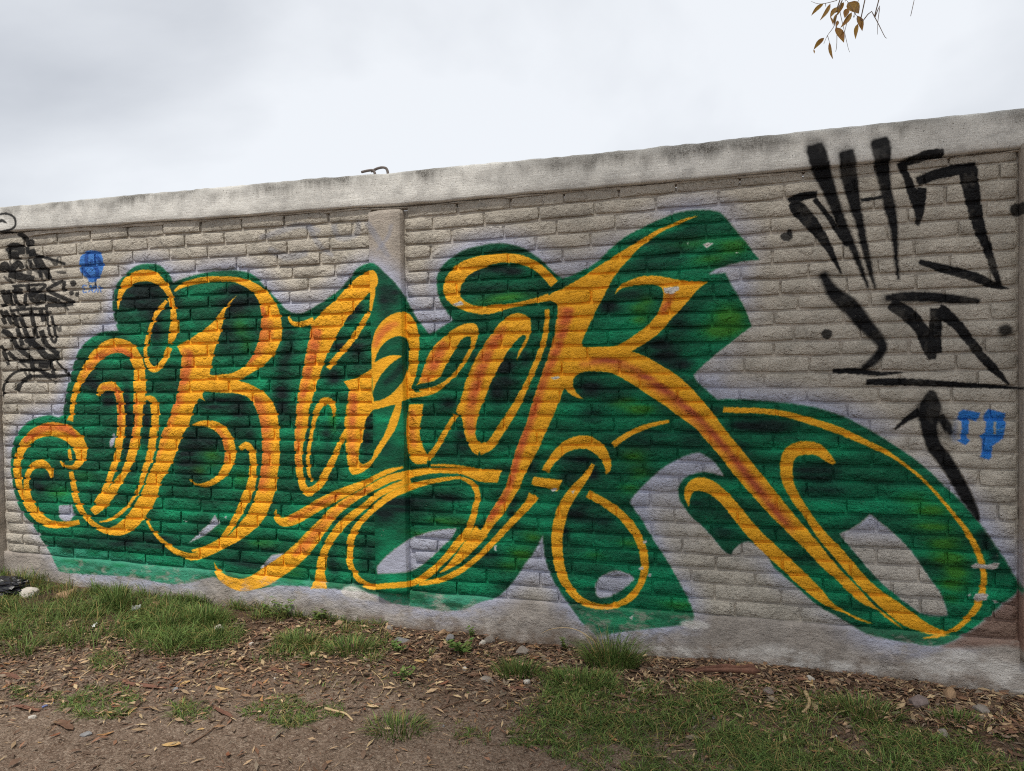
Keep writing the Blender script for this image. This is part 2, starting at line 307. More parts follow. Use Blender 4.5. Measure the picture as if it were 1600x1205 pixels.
SHADE = [  # orange / red shading inside the yellow: colour, alpha, points
 ('R',.8,[(38,690,8),(55,675,12),(80,666,13),(105,671,12),(118,682,8)]), ('R',.75,[(146,562,8),(165,553,16),(190,552,18),(206,560,10)]),
 ('O',.9,[(128,590,7),(140,572,9),(160,560,8)]), ('R',.7,[(158,606,7),(178,607,8),(186,625,8),(187,650,8),(187,672,7)]),
 ('R',.6,[(211,625,8),(211,645,9),(208,668,8),(205,690,5)]), ('O',.8,[(292,545,14),(290,570,20),(284,600,18),(276,630,16),(264,660,14),(254,690,10),(245,715,6)]),
 ('R',.55,[(297,548,10),(292,575,12),(280,610,10),(268,645,8)]), ('R',.75,[(410,478,6),(412,500,12),(410,525,14),(402,548,12),(386,568,8)]),
 ('O',.8,[(418,500,18),(415,530,18),(400,556,14)]), ('R',.75,[(396,620,8),(406,640,12),(412,670,14),(414,710,13),(411,742,11),(405,765,7)]),
 ('O',.6,[(402,620,14),(415,660,16),(417,720,16),(410,770,12)]), ('R',.7,[(338,670,7),(349,686,10),(352,705,10),(352,722,7)]),
 ('O',.9,[(492,512,22),(487,540,22),(480,570,18),(475,600,14),(468,640,10),(464,690,9),(465,730,7)]), ('R',.6,[(496,515,16),(490,545,14),(482,580,10),(473,620,7)]),
 ('O',.85,[(548,612,12),(551,640,14),(549,670,13),(550,700,11),(553,725,8)]), ('R',.5,[(555,615,8),(552,640,8),(549,670,6)]),
 ('O',.9,[(584,545,10),(592,525,12),(606,511,12),(622,505,12)]), ('R',.5,[(588,540,6),(598,521,7),(612,512,7)]),
 ('O',.9,[(697,535,16),(684,555,20),(672,578,20),(662,598,14)]), ('R',.7,[(695,538,12),(683,558,12),(674,580,10)]), ('O',.8,[(644,640,10),(644,670,11),(646,700,10)]),
 ('O',.9,[(790,510,10),(775,528,16),(760,552,18),(748,585,18),(738,620,17),(734,650,16),(736,680,12)]), ('R',.65,[(783,522,10),(767,545,13),(752,578,12),(742,612,11),(733,640,10)]),
 ('O',.95,[(884,480,22),(878,510,20),(868,545,18),(856,578,17),(846,605,16),(836,635,15),(826,665,15),(812,700,15),(803,730,13),(796,760,12),(782,785,13),(764,812,14)]),
 ('R',.75,[(890,482,16),(882,510,14),(872,540,10),(856,580,9),(842,615,9),(832,645,9),(820,680,9),(808,715,9),(801,745,9),(790,772,8),(772,800,8),(760,815,6)]),
 ('O',.8,[(1048,455,14),(1040,475,12),(1032,492,9)]), ('R',.7,[(1052,458,8),(1043,475,8),(1036,488,6)]),
 ('O',.7,[(905,570,10),(945,567,12),(985,580,16),(1025,605,18),(1065,636,18),(1105,675,18),(1140,712,18),(1180,757,18),(1222,808,18),(1240,830,12)]),
 ('M',.8,[(922,564,5),(950,564,9),(985,574,10),(1015,593,11),(1045,615,11),(1070,635,9),(1098,660,9),(1130,697,8),(1160,733,9),(1190,772,9),(1215,803,8),(1232,822,5)]),
 ('R',.6,[(450,812,8),(480,799,9),(505,785,9),(530,773,7)]), ('R',.6,[(458,868,9),(478,850,9),(492,832,8)]), ('O',.8,[(470,862,16),(500,825,12),(535,790,8),(580,762,6)]),
]
DARK = [(228,462,32,22,.9),(215,475,30,16,.8),(242,500,10,40,.7),(270,470,10,20,.4),(365,478,22,14,.8),(372,452,30,8,.7),(355,520,16,26,.6),(395,470,14,10,.5),(140,600,20,14,.7),(168,625,12,16,.75),(135,585,14,8,.6),(198,640,6,40,.7),(200,700,8,40,.6),(228,660,6,30,.6),(60,760,12,14,.6),(75,745,10,6,.5),(300,690,20,14,.8),(290,715,18,22,.8),(325,690,22,10,.7),(300,735,16,16,.6),(340,630,30,12,.8),(372,640,14,30,.7),(390,690,8,20,.5),(440,620,12,30,.8),(445,560,10,24,.6),(452,530,10,16,.5),(540,490,18,14,.7),(555,480,10,10,.7),(530,540,14,14,.6),(560,550,16,18,.7),(520,590,12,14,.6),(600,470,10,26,.55),(615,460,10,16,.6),(572,690,8,20,.7),(575,660,7,14,.6),(600,700,12,10,.5),(620,790,30,10,.8),(600,805,16,10,.8),(650,785,26,7,.85),(700,778,28,6,.7),(620,580,12,14,.45),(740,560,8,20,.4),(700,630,16,10,.5),(720,690,12,18,.6),(690,700,14,10,.5),(790,580,14,30,.8),(775,610,10,20,.7),(820,560,8,14,.5),(745,425,16,8,.6),(775,420,26,7,.8),(800,425,20,6,.7),(760,455,24,10,.3),(950,478,16,10,.75),(985,460,18,8,.5),(1060,500,16,20,.5),(1040,560,22,14,.8),(1030,540,18,12,.8),(1060,570,20,10,.7),(920,605,20,12,.75),(960,620,20,10,.5),(925,650,20,10,.4),(1000,685,40,12,.6),(1080,685,18,14,.6),(890,740,16,14,.7),(905,720,22,10,.8),(925,740,10,12,.7),(830,730,12,14,.5),(900,800,22,14,.85),(930,815,26,12,.7),(880,830,10,14,.6),(1175,665,30,8,.85),(1210,668,30,7,.7),(1260,740,26,10,.8),(1290,740,24,12,.7),(1260,770,18,10,.6),(1300,770,26,10,.5),(1160,700,14,12,.4),(1095,790,20,8,.5),(1130,830,18,12,.4),(1200,900,20,6,.3),(1540,845,10,14,.7),(1555,870,8,10,.5),(1050,400,26,14,.4),(1010,410,24,10,.6),(1000,380,20,8,.5),(1080,360,30,10,.4),(700,880,10,8,.3),(760,870,20,14,.5),(800,800,8,20,.5),(380,880,30,8,.5),(420,860,20,7,.5),(250,845,30,10,.6),(200,850,40,8,.5),(120,850,40,8,.35),(520,880,8,24,.4),(575,870,10,20,.4),(480,690,3,40,.6),(510,690,7,24,.5),(370,850,16,8,.5),(110,690,14,6,.4),(160,690,14,14,.3),(140,720,16,10,.35),(150,770,14,10,.3)]
LIMES = [(1138,495,20,16,.9),(1125,515,22,12,.9),(1150,510,16,10,.6),(1003,482,14,10,.8),(1010,470,10,8,.6),(1000,500,12,8,.5),(1140,385,18,12,.6),(1110,408,22,8,.6),(1155,385,10,8,.5),(1090,380,30,8,.3),(1450,800,26,10,.8),(1460,825,24,8,.8),(1475,848,22,10,.85),(1480,872,22,9,.9),(1492,895,16,10,.9),(1490,915,18,8,.9),(1485,935,14,6,.5),(1430,780,20,8,.5),(1000,640,18,8,.8),(975,630,18,8,.5),(990,715,16,10,.6),(1000,740,14,10,.5),(985,765,14,8,.4),(830,840,14,8,.6),(815,865,16,9,.8),(800,885,18,8,.6),(700,815,24,6,.6),(660,835,20,5,.5),(790,465,30,7,.6),(760,475,24,5,.4),(375,750,12,10,.5),(330,715,14,10,.5),(310,735,12,6,.4),(460,870,10,10,.5),(410,850,20,6,.4),(460,895,14,8,.4),(350,830,14,6,.3),(545,640,8,10,.3),(375,510,10,14,.5),(385,540,8,10,.4),(90,770,16,8,.4),(130,745,14,8,.3),(1060,945,24,8,.5),(985,850,16,6,.4),(930,870,14,6,.3),(860,640,10,8,.3),(680,610,6,4,.3),(1160,355,10,8,.3),(170,770,10,6,.3),(520,655,6,14,.5),(960,575,10,6,.3)]
TAGS = [  # black strokes on the right
 (2,[(1272,228,24),(1275,240,30),(1283,265,30),(1297,300,22),(1312,340,17),(1327,375,14),(1342,410,10),(1357,450,5)]),
 (2,[(1320,238,22),(1323,250,26),(1328,280,27),(1336,320,19),(1344,350,14),(1351,385,12),(1360,422,9),(1368,452,4)]),
 (2,[(1372,219,26),(1375,232,31),(1378,255,26),(1384,295,19),(1391,325,19),(1397,355,13),(1400,395,8),(1404,438,5)]),
 (1,[(1231,313,8),(1250,308,13),(1277,303,10)]), (1,[(1236,316,12),(1245,324,24),(1262,342,24),(1282,367,18),(1297,392,12),(1315,428,3)]),
 (1,[(1272,310,8),(1292,335,9),(1310,362,10),(1326,384,10)]), (1,[(1345,313,6),(1365,310,6),(1385,307,5)]),
 (1,[(1408,253,16),(1417,277,12),(1427,303,18),(1436,325,18),(1435,345,9),(1434,353,6)]), (1,[(1441,293,16),(1438,320,16),(1436,340,9)]),
 (1,[(1407,257,10),(1430,250,12),(1450,243,14),(1473,241,11)]), (1,[(1433,284,14),(1465,272,17),(1495,265,18),(1526,258,10)]),
 (1,[(1512,262,32),(1516,290,28),(1521,315,25),(1530,355,20),(1542,385,16),(1552,415,12),(1563,450,9)]),
 (1,[(1436,409,8),(1475,420,14),(1520,432,16),(1555,446,11),(1577,451,2)]),
 (3,[(1285,426,12),(1293,442,16),(1305,460,24),(1330,480,28),(1350,505,26),(1369,525,20),(1379,542,17),(1372,557,15),(1357,570,13),(1345,579,9)]),
 (1,[(1301,580,7),(1337,580,10),(1375,584,7),(1412,582,2)]), (2,[(1383,466,10),(1412,464,16),(1450,464,16),(1487,467,15),(1532,471,7)]),
 (1,[(1391,474,20),(1420,492,24),(1440,515,22),(1452,540,26),(1457,562,12)]), (1,[(1460,552,24),(1462,512,20),(1464,482,22)]),
 (1,[(1466,484,22),(1475,490,22),(1495,507,18),(1515,532,16),(1537,560,15),(1557,580,13),(1577,602,3)]),
 (1,[(1353,597,10),(1412,597,12),(1475,600,10),(1550,604,7),(1595,607,4)]),
 (2,[(1455,609,8),(1455,620,22),(1454,635,36),(1452,650,34),(1452,670,26),(1460,697,24),(1475,717,24),(1490,740,22),(1507,770,20),(1522,797,13),(1531,815,4)]),
 (1,[(1438,643,16),(1415,657,8),(1398,671,4)]), (2,[(1468,650,14),(1480,667,14),(1487,679,6)]),
]
DOTS = [(1229,370,10,7,1),(1234,363,5,5,1),(1590,328,13,10,1),(1292,522,9,8,1),(1571,516,12,10,3),(115,443,5,5,1),(111,458,4,4,1),(120,460,4,4,1),(48,379,5,6,1)]
SCRIB = [
 [(0,338,3),(15,335,3),(27,340,3),(31,350,3),(25,359,3),(0,365,3)], [(0,350,3),(9,346,4),(17,350,2)], [(28,364,6),(40,373,7),(44,397,5)],
 [(10,392,9),(21,385,10),(33,389,10),(34,398,8)], [(13,399,10),(30,398,9)], [(46,397,5),(75,404,4),(103,413,4)], [(58,400,7),(68,418,8),(78,436,7)], [(52,402,5),(60,418,6),(64,434,4)],
 [(0,424,9),(8,413,8),(16,423,8),(28,412,9),(36,420,6)], [(13,429,8),(30,432,10),(54,436,7)], [(48,390,10),(52,400,10)],
 [(2,453,7),(7,465,7),(11,476,6)], [(11,453,6),(15,466,6),(19,478,5)], [(20,452,6),(26,472,5),(37,481,5),(40,458,5)], [(42,447,5),(50,469,6),(63,471,5)], [(18,447,4),(40,446,4),(70,445,4),(62,454,4),(45,462,5)],
 [(72,453,4),(84,446,5),(97,439,6)], [(72,453,5),(92,463,6),(115,473,6)], [(62,462,7),(88,470,8)], [(70,477,5),(92,477,6),(114,474,6)], [(102,439,5),(98,456,6)], [(0,478,5),(10,477,4)], [(50,450,8),(56,462,9),(72,466,7)],
 [(0,485,7),(4,496,7),(9,507,5)], [(8,485,6),(13,496,6),(19,507,4)], [(16,486,4),(45,483,4),(75,482,4)], [(20,490,6),(27,511,6),(35,540,6)], [(32,493,6),(42,522,6),(57,542,6)], [(48,485,6),(53,511,6),(57,530,5)], [(63,484,6),(68,503,6)], [(73,485,4),(74,511,4),(82,533,4),(87,530,4),(80,493,4)], [(30,492,4),(52,492,5),(72,493,4)],
 [(4,516,7),(16,524,8),(27,543,6)], [(2,540,6),(8,555,6),(14,571,4)], [(12,550,6),(25,562,5)], [(24,540,6),(36,550,7),(49,560,5)], [(45,530,8),(62,546,9),(75,558,9),(94,556,7)], [(63,516,8),(72,538,7),(92,554,6)], [(27,564,6),(55,565,6),(83,567,5)], [(48,559,6),(53,581,6)], [(77,562,7),(85,589,5)], [(85,559,3),(98,576,3),(111,589,2)], [(48,588,4),(88,588,5),(110,586,3)], [(53,575,4),(72,584,5),(88,590,4)], [(40,528,10),(52,536,12)], [(20,452,10),(34,456,8)],
 [(3,620,4),(8,597,4),(27,580,4),(53,578,4),(66,577,3)], [(26,611,8),(34,597,6),(50,586,5)], [(60,570,7),(76,572,8)],
]
BLUEP = [[(1497,646,1),(1505,640,1),(1532,645,1),(1531,651),(1525,659,1),(1514,654,1),(1512,686,1),(1517,688,1),(1509,696,1),(1495,688,1),(1501,686,1),(1502,659,1),(1496,655,1)],
 [(1536,650,1),(1544,639,1),(1571,646,1),(1569,684,1),(1555,694,1),(1551,697,1),(1550,715,1),(1545,719,1),(1531,714,1),(1536,707,1),(1536,688,1),(1532,681,1),(1539,675,1),(1540,659,1)]]
CHIPS = [[(1517,885),(1525,880),(1537,882),(1546,882),(1555,879),(1562,880),(1560,887),(1552,892),(1535,889),(1522,890)], [(1519,935),(1525,927),(1535,927),(1545,929),(1541,939),(1528,941)],
 [(1549,937),(1556,939),(1563,942),(1555,944)], [(1570,941),(1578,936),(1580,939),(1574,943)], [(1548,962),(1551,957),(1550,964)], [(1512,930),(1516,926),(1517,930),(1513,933)],
 [(1037,450),(1060,447),(1062,453),(1050,460),(1038,458)], [(706,476),(720,470),(725,476),(712,479)], [(1097,382),(1106,379),(1116,380),(1104,388)], [(1150,393),(1154,395),(1149,397)], [(1073,380),(1076,379),(1075,383)],
 [(1004,846),(1010,843),(1011,848),(1006,850)], [(997,888),(1005,885),(1006,890),(999,891)], [(1013,897),(1018,896),(1017,903),(1012,901)], [(983,964),(990,960),(988,968)], [(772,853),(776,852),(775,862),(771,858)],
 [(860,765),(868,762),(870,766),(863,769)], [(892,768),(898,766),(896,772)], [(350,808),(354,806),(354,811)], [(285,813),(292,815),(288,817)], [(860,590),(872,588),(876,590),(866,594)]]

def paint_wall():
    global pcol, palp
    G = full(poly_mask(OUT))
    for h in HOLES: G *= 1-full(poly_mask(h))
    # pale lilac overspray around the letters
    hz = boxblur(boxblur(G, 50), 30)
    zz, xx = np.mgrid[0:TH, 0:TW]
    mott = 0.5+1.5*(vnoise(xx/170.0, zz/110.0, 3)-0.35)+0.4*(vnoise(xx/40.0, zz/30.0, 4)-0.5)
    k = np.clip(hz*2.9-0.2, 0, 1)*np.clip(mott*1.35, 0, 1)*0.85
    fade = np.clip((zz*TRES+TZ0-on_wall(1400, 862)[1])/0.12, 0.12, 1)
    for i, h in enumerate(HOLES):
        hm = boxblur(full(poly_mask(h)), 2); k = np.where(hm > 0.5, (fade if i == 6 else 1.0)*0.85*hm, k)
    pcol[:] = np.array(LILAC)/255.0; palp[:] = k
    # green fill with brushy variation
    g = boxblur(boxblur(G, 1), 1)
    v = vnoise(xx/90.0, zz/26.0, 5)*0.6+vnoise(xx/34.0, zz/11.0, 6)*0.25+vnoise(xx/9.0, zz/3.0, 7)*0.15
    base = np.array(GREEN)/255.0
    gc = base[None, None]*(0.45+1.1*v)[..., None]
    gc[..., 0] += 0.02*v
    pcol[:] = pcol*(1-g[..., None])+gc*g[..., None]; palp[:] = np.maximum(palp, g)
    sweep = vnoise(xx/40.0, zz/9.0, 8)
    inner = np.clip(boxblur(G, 10)*1.6-0.6, 0, 1)*g
    for lst, c in ((DARK, DEEP), (LIMES, LIME)):
        cc = np.array(c)/255.0
        for (x, y, rx, ry, a) in lst:
            P = tex_pts([(x-rx, y), (x+rx, y), (x, y-ry), (x, y+ry), (x, y)])
            ax = max(abs(P[1, 0]-P[0, 0])/2, 3); ay = max(abs(P[3, 1]-P[2, 1])/2, 3)
            x0, x1 = max(int(P[4, 0]-2.2*ax), 0), min(int(P[4, 0]+2.2*ax), TW)
            y0, y1 = max(int(P[4, 1]-2.2*ay), 0), min(int(P[4, 1]+2.2*ay), TH)
            if x1 <= x0 or y1 <= y0: continue
            s = (slice(y0, y1), slice(x0, x1))
            r2 = ((xx[s]-P[4, 0])/ax)**2+((zz[s]-P[4, 1])/ay)**2
            mk = np.clip(np.exp(-r2*0.8)*a*1.3*(0.45+1.1*sweep[s]), 0, 1)*g[s]
            if c is LIME: mk = mk*0.8
            pcol[s] = pcol[s]*(1-mk[..., None])+cc*mk[..., None]
    # thin teal wash over the bottom courses and the footing
    lay(poly_mask([(70,852),(180,866),(330,886),(480,905),(480,921),(333,902),(281,912),(170,899),(92,888)]), TEAL, .8, 5, g*np.clip(2.6*vnoise(xx/45.0, zz/12.0, 12)-0.55, 0, 1))
    lay(poly_mask([(430,908),(600,927),(770,930),(740,945),(690,954),(600,940),(430,918)]), TEAL, .8, 4, g*np.clip(2.6*vnoise(xx/45.0, zz/12.0, 13)-0.55, 0, 1))
    Y = np.zeros((TH, TW), np.float32)
    for P in YP:
        r = poly_mask(P); Y = np.maximum(Y, full(r)); lay(r, YELLOW)
    for P in YS:
        r = stroke_mask(P); Y = np.maximum(Y, full(r)); lay(r, YELLOW)
    for P in GOVER:
        r = poly_mask(P); Y *= 1-full(r); lay(r, (8, 84, 58))
    lay(stroke_mask([(600,600,8),(618,585,10),(628,570,8)]), DEEP, .6, 4); lay(stroke_mask([(605,545,6),(625,540,8)]), GREEN, .7, 3)
    Yb = boxblur(Y, 1)
    for c, a, P in SHADE:
        lay(stroke_mask(P), {'R': (206, 94, 50), 'O': (234, 138, 54), 'M': (172, 70, 56)}[c], a, 5, Yb*np.clip(0.42+1.0*sweep, 0, 1))
    # brown patch by the right column, whitewash on the footing
    lay(poly_mask([(1600,912,1),(1585,931),(1567,944),(1535,973),(1497,998),(1470,1010),(1500,1012),(1560,1008),(1602,1012,1)]), (132, 102, 88), .85, 4, 1-g)
    lay(poly_mask([(1597,760),(1615,745),(1660,740),(1660,1030),(1600,1020),(1594,930),(1597,840)]), (130, 96, 82), .85, 5)
    lay(poly_mask([(985,1006),(1060,1010),(1127,1014),(1180,1008),(1225,1006),(1262,1017),(1300,1027),(1337,1036),(1387,1041),(1420,1031),(1450,1025),(1487,1013),(1540,1025),(1600,1045),(1602,1100),(1250,1055),(1000,1025)]), (214, 210, 204), .8, 4)
    lay(poly_mask([(1062,972),(1085,968),(1110,978),(1080,983)]), (224, 220, 214), .9, 3)
    lay(poly_mask([(535,920),(552,914),(575,925),(590,937),(560,935),(540,930)]), (222, 216, 208), .85, 3)
    # old faint blue-grey scribble under the beam
    for P in ([(405,372,8),(440,360,10),(470,352,10),(500,362,9)], [(480,350,9),(500,385,8),(520,400,7)], [(520,350,9),(530,372,9),(556,366,9),(560,345,8)], [(572,346,9),(585,365,10),(600,390,9),(608,402,6)], [(420,390,10),(450,402,12),(480,395,10)], [(612,350,6),(606,370,6),(590,392,5)]):
        lay(stroke_mask(P), (128, 134, 152), .42, 3)
    mist = np.clip(0.97+0.1*vnoise(xx/6.0, zz/6.0, 15)+0.25*(vnoise(xx/30.0, zz/30.0, 16)-0.5), 0, 1)
    for s, P in TAGS: lay(stroke_mask(P), BLACK, 1.0, max(s, 1), mist)
    for x, y, rx, ry, a in ((1273,234,17,16,.6),(1321,245,15,14,.55),(1373,228,17,15,.6),(1289,436,11,14,.5),(1384,468,9,9,.5),(1482,668,10,14,.4),(22,391,15,9,.55),(22,428,16,9,.45),(54,456,18,9,.45),(58,542,16,12,.45),(30,545,14,12,.35),(60,572,18,8,.4),(46,396,8,14,.5)):
        lay(poly_mask([(x+rx*math.cos(t), y+ry*math.sin(t)) for t in np.linspace(0, 6.283, 13)[:-1]]), BLACK, a, 6, mist, 2)
    for P in SCRIB: lay(stroke_mask([(x, y, w*1.2) for x, y, w in P]), BLACK, .95, 1)
    rs = random.Random(4)
    for _ in range(26):                        # older tags crossed out underneath
        x, y = rs.uniform(0, 88), rs.uniform(385, 590)
        lay(stroke_mask([(x, y, 3), (x+rs.uniform(4, 14), y+rs.uniform(-4, 18), 5), (x+rs.uniform(2, 24), y+rs.uniform(-8, 26), 3)]), BLACK, .8, 1)
    for x, y, rx, ry, s in DOTS:
        lay(poly_mask([(x+rx*math.cos(t), y+ry*math.sin(t)) for t in np.linspace(0, 6.283, 13)[:-1]]), BLACK, .92, s)
    lay(poly_mask([(1400,660),(1425,640),(1452,612),(1480,640),(1492,690),(1470,690),(1440,655)]), BLACK, .35, 8)
    for P in BLUEP: lay(poly_mask(P), BLUE, .96)
    lay(poly_mask([(1552,659,1),(1556,659,1),(1556,679,1),(1552,679,1)]), (176, 168, 158)); lay(poly_mask([(1556,671,1),(1569,669,1),(1569,670,1),(1556,672,1)]), (176, 168, 158))
    lay(poly_mask([(1488,668),(1494,650),(1496,680),(1492,694),(1486,684)]), BLUE, .35, 4)
    # balloon stencil: envelope with darker gores, basket, four letters
    lay(poly_mask([(124,418),(126,402),(134,393),(144,391),(155,394),(161,404),(161,418),(157,430),(149,438),(148,441),(139,441),(138,437),(129,430)]), (52, 124, 206), .95)
    for P in ([(136,395,5),(135,405,6),(136,414,6)], [(150,400,6),(155,405,5),(157,412,4)], [(128,418,4),(133,426,5),(140,433,4)], [(147,416,6),(152,424,6),(150,432,4)], [(140,410,4),(146,408,4)]):
        lay(stroke_mask(P), (20, 72, 150), .8, 1)
    for P in ([(138,441,2),(141,448,2)], [(149,441,2),(147,448,2)], [(140,448,4),(148,448,4)]): lay(stroke_mask(P), (90, 98, 112), .8, 1)
    for P in ([(136,447,2),(131,446,2),(129,451,2),(131,457,2),(136,456,2)], [(139,457,2),(142,446,2),(145,457,2)], [(140,453,2),(144,453,2)], [(151,447,2),(147,448,2),(148,451,2),(151,453,2),(147,457,2)], [(153,457,2),(155,447,2),(158,457,2)]):
        lay(stroke_mask(P), (52, 124, 206), .85, 1)
    for P in CHIPS: lay(poly_mask(P, False), CHIP, 1.0)
    img = bpy.data.images.new('wall_paint', TW, TH, alpha=True)
    img.alpha_mode = 'CHANNEL_PACKED'
    buf = np.concatenate([np.clip(pcol, 0, 1), np.clip(palp, 0, 1)[..., None]], 2).astype(np.float32)
    img.pixels.foreach_set(buf.ravel()); img.update(); img.pack()
    return img
PAINT = paint_wall()
# ------------------------------------------------------------------ materials
def new_mat(name):
    mt = bpy.data.materials.new(name); mt.use_nodes = True
    t = mt.node_tree; t.nodes.clear()
    o = t.nodes.new('ShaderNodeOutputMaterial'); b = t.nodes.new('ShaderNodeBsdfPrincipled')
    t.links.new(b.outputs[0], o.inputs[0])
    b.inputs['Specular IOR Level'].default_value = 0.25
    return mt, t, b

def srgb(c):
    f = lambda x: x/12.92 if x <= 0.04045 else ((x+0.055)/1.055)**2.4
    return tuple(f(v/255.0) for v in c)+(1.0,)

class N:
    """small node-graph helper"""
    def __init__(s, t): s.t = t
    def node(s, k, **kw):
        n = s.t.nodes.new(k)
        for a, v in kw.items(): setattr(n, a, v)
        return n
    def put(s, sock, v):
        if isinstance(v, bpy.types.NodeSocket): s.t.links.new(v, sock)
        elif v is not None: sock.default_value = v
    def math(s, op, a, b=None, c=None, clamp=False):
        n = s.node('ShaderNodeMath', operation=op, use_clamp=clamp)
        for i, v in enumerate((a, b, c)): s.put(n.inputs[i], v) if v is not None else None
        return n.outputs[0]
    def mix(s, f, a, b, mode='MIX'):
        n = s.node('ShaderNodeMix', data_type='RGBA', blend_type=mode)
        s.put(n.inputs[0], f); s.put(n.inputs[6], a); s.put(n.inputs[7], b)
        return n.outputs[2]
    def noise(s, vec, scale, detail=3, rough=0.5, dist=0.0):
        n = s.node('ShaderNodeTexNoise'); s.put(n.inputs['Vector'], vec)
        n.inputs['Scale'].default_value = scale; n.inputs['Detail'].default_value = detail
        n.inputs['Roughness'].default_value = rough; n.inputs['Distortion'].default_value = dist
        return n.outputs['Fac']
    def ramp(s, v, lo, hi, a=0.0, b=1.0):
        n = s.node('ShaderNodeMapRange'); n.clamp = True
        s.put(n.inputs[0], v); n.inputs[1].default_value = lo; n.inputs[2].default_value = hi
        n.inputs[3].default_value = a; n.inputs[4].default_value = b
        return n.outputs[0]
    def scaled(s, vec, sc):
        n = s.node('ShaderNodeVectorMath', operation='MULTIPLY'); s.put(n.inputs[0], vec); n.inputs[1].default_value = sc
        return n.outputs[0]

def wall_mat(name, base, base2, rough_amp, pit=0.5, stain=False, wrap=False, old=None, paint_keep=1.0, vert_grain=False, mud=False):
    """old whitewash or cement with the painted letters over it"""
    mt, t, b = new_mat(name); g = N(t)
    geo = g.node('ShaderNodeNewGeometry'); P = geo.outputs['Position']
    sp = g.node('ShaderNodeSeparateXYZ'); g.put(sp.inputs[0], P)
    X, Yc, Z = sp.outputs
    wob = g.noise(P, 55, 2); wob2 = g.noise(g.scaled(P, (1, 1, 1.01)), 61, 2)
    u = g.math('ADD', X, g.math('MULTIPLY', g.math('SUBTRACT', wob, 0.5), 0.010))
    v = g.math('ADD', Z, g.math('MULTIPLY', g.math('SUBTRACT', wob2, 0.5), 0.010))
    if wrap:                                   # the painter ran the letters round the projecting post
        u = g.math('ADD', u, g.math('MULTIPLY', Yc, 0.51))
        v = g.math('SUBTRACT', v, g.math('MULTIPLY', g.math('MULTIPLY', g.math('SUBTRACT', Z, EYE), Yc), 1/DIST))
    cb = g.node('ShaderNodeCombineXYZ')
    g.put(cb.inputs[0], g.ramp(u, TX0, TX1)); g.put(cb.inputs[1], g.ramp(v, TZ0, TZ1))
    im = g.node('ShaderNodeTexImage', image=PAINT, extension='EXTEND', interpolation='Linear'); g.put(im.inputs[0], cb.outputs[0])
    big = g.noise(P, 1.7, 3, 0.55); mid = g.noise(P, 9, 3, 0.6); fine = g.noise(P, 150, 2, 0.7)
    body = g.mix(g.ramp(big, 0.35, 0.65), srgb(base), srgb(base2))
    body = g.mix(g.ramp(mid, 0.40, 0.70, 0, 0.6), body, srgb(tuple(int(c*0.74) for c in base)))
    body = g.mix(g.ramp(fine, 0.5, 0.8, 0, 0.5), body, srgb(tuple(min(255, int(c*1.13)) for c in base)))
    speck = g.ramp(g.noise(P, 260, 1), 0.60, 0.68, 0, 0.55)
    body = g.mix(speck, body, srgb(tuple(int(c*0.6) for c in base)))
    if old is not None:                        # bare patches where the coat has gone
        hole = g.ramp(g.noise(P, 5.5, 6, 0.7), 0.60, 0.66)
        body = g.mix(g.math('MULTIPLY', hole, 0.8), body, srgb(old))
    if mud:                                    # splashed soil along the ground
        mk = g.ramp(g.math('SUBTRACT', g.noise(P, 13, 5, 0.7), g.math('MULTIPLY', Z, 2.6)), 0.30, 0.52, 0, 0.75)
        body = g.mix(mk, body, srgb((116, 98, 82)))
    if stain:                                  # mould streaks running down from the top edge
        st = g.math('ADD', g.math('MULTIPLY', g.noise(g.scaled(P, (11, 11, 0.9)), 1.0, 4, 0.65), 0.6), g.math('MULTIPLY', g.noise(P, 1.3, 2), 0.4))
        rise = g.node('ShaderNodeAttribute', attribute_name='rise').outputs['Fac']
        h = g.ramp(rise, 0.0, 1.0)
        k = g.math('MULTIPLY', g.ramp(g.math('ADD', st, g.math('MULTIPLY', g.math('POWER', h, 1.6), 0.40)), 0.64, 0.80), 0.92)
        k = g.math('MULTIPLY', g.math('MULTIPLY', k, g.ramp(g.noise(P, 1.9, 3, 0.6), 0.40, 0.60, 0.15, 1.0)), g.ramp(fine, 0.3, 0.6, 0.45, 1.0))
        body = g.mix(k, body, srgb((62, 58, 52)))
        dots = g.ramp(g.noise(P, 130, 2, 0.5), 0.66, 0.72)
        body = g.mix(g.math('MULTIPLY', dots, 0.7), body, srgb((70, 66, 60)))
    # grime blotches with their own outline, brick to brick
    gm = g.math('MULTIPLY', g.ramp(g.noise(g.scaled(P, (1, 1, 1.8)), 5.5, 5, 0.72), 0.52, 0.66, 0, 0.5), g.ramp(g.noise(P, 45, 2), 0.35, 0.6, 0.4, 1))
    body = g.mix(gm, body, srgb(tuple(int(c*0.66) for c in base)))
    # the paint is worn off in specks
    wear = g.ramp(g.noise(P, 70, 3, 0.75), 0.68, 0.74)
    wear2 = g.ramp(g.noise(P, 3.1, 2), 0.5, 0.7)
    keep = g.math('SUBTRACT', 1.0, g.math('MULTIPLY', wear, g.math('MULTIPLY_ADD', wear2, 0.55, 0.12)))
    if mud: keep = g.math('MULTIPLY', keep, g.ramp(g.math('ADD', g.noise(g.scaled(P, (1, 1, 2)), 8, 5, 0.7), g.math('MULTIPLY', Z, 0.9)), 0.46, 0.66, 0.1, 1.0))
    fac = g.math('MULTIPLY', g.math('MULTIPLY', im.outputs['Alpha'], keep), paint_keep, clamp=True)
    tone = g.ramp(g.noise(g.scaled(P, (6, 6, 20)), 1.6, 4, 0.6), 0.3, 0.72, 0.82, 1.16)
    tn = g.node('ShaderNodeCombineColor')
    for i in range(3): g.put(tn.inputs[i], tone)
    pc = g.mix(1.0, im.outputs['Color'], tn.outputs[0], 'MULTIPLY')
    col = g.mix(fac, body, pc)
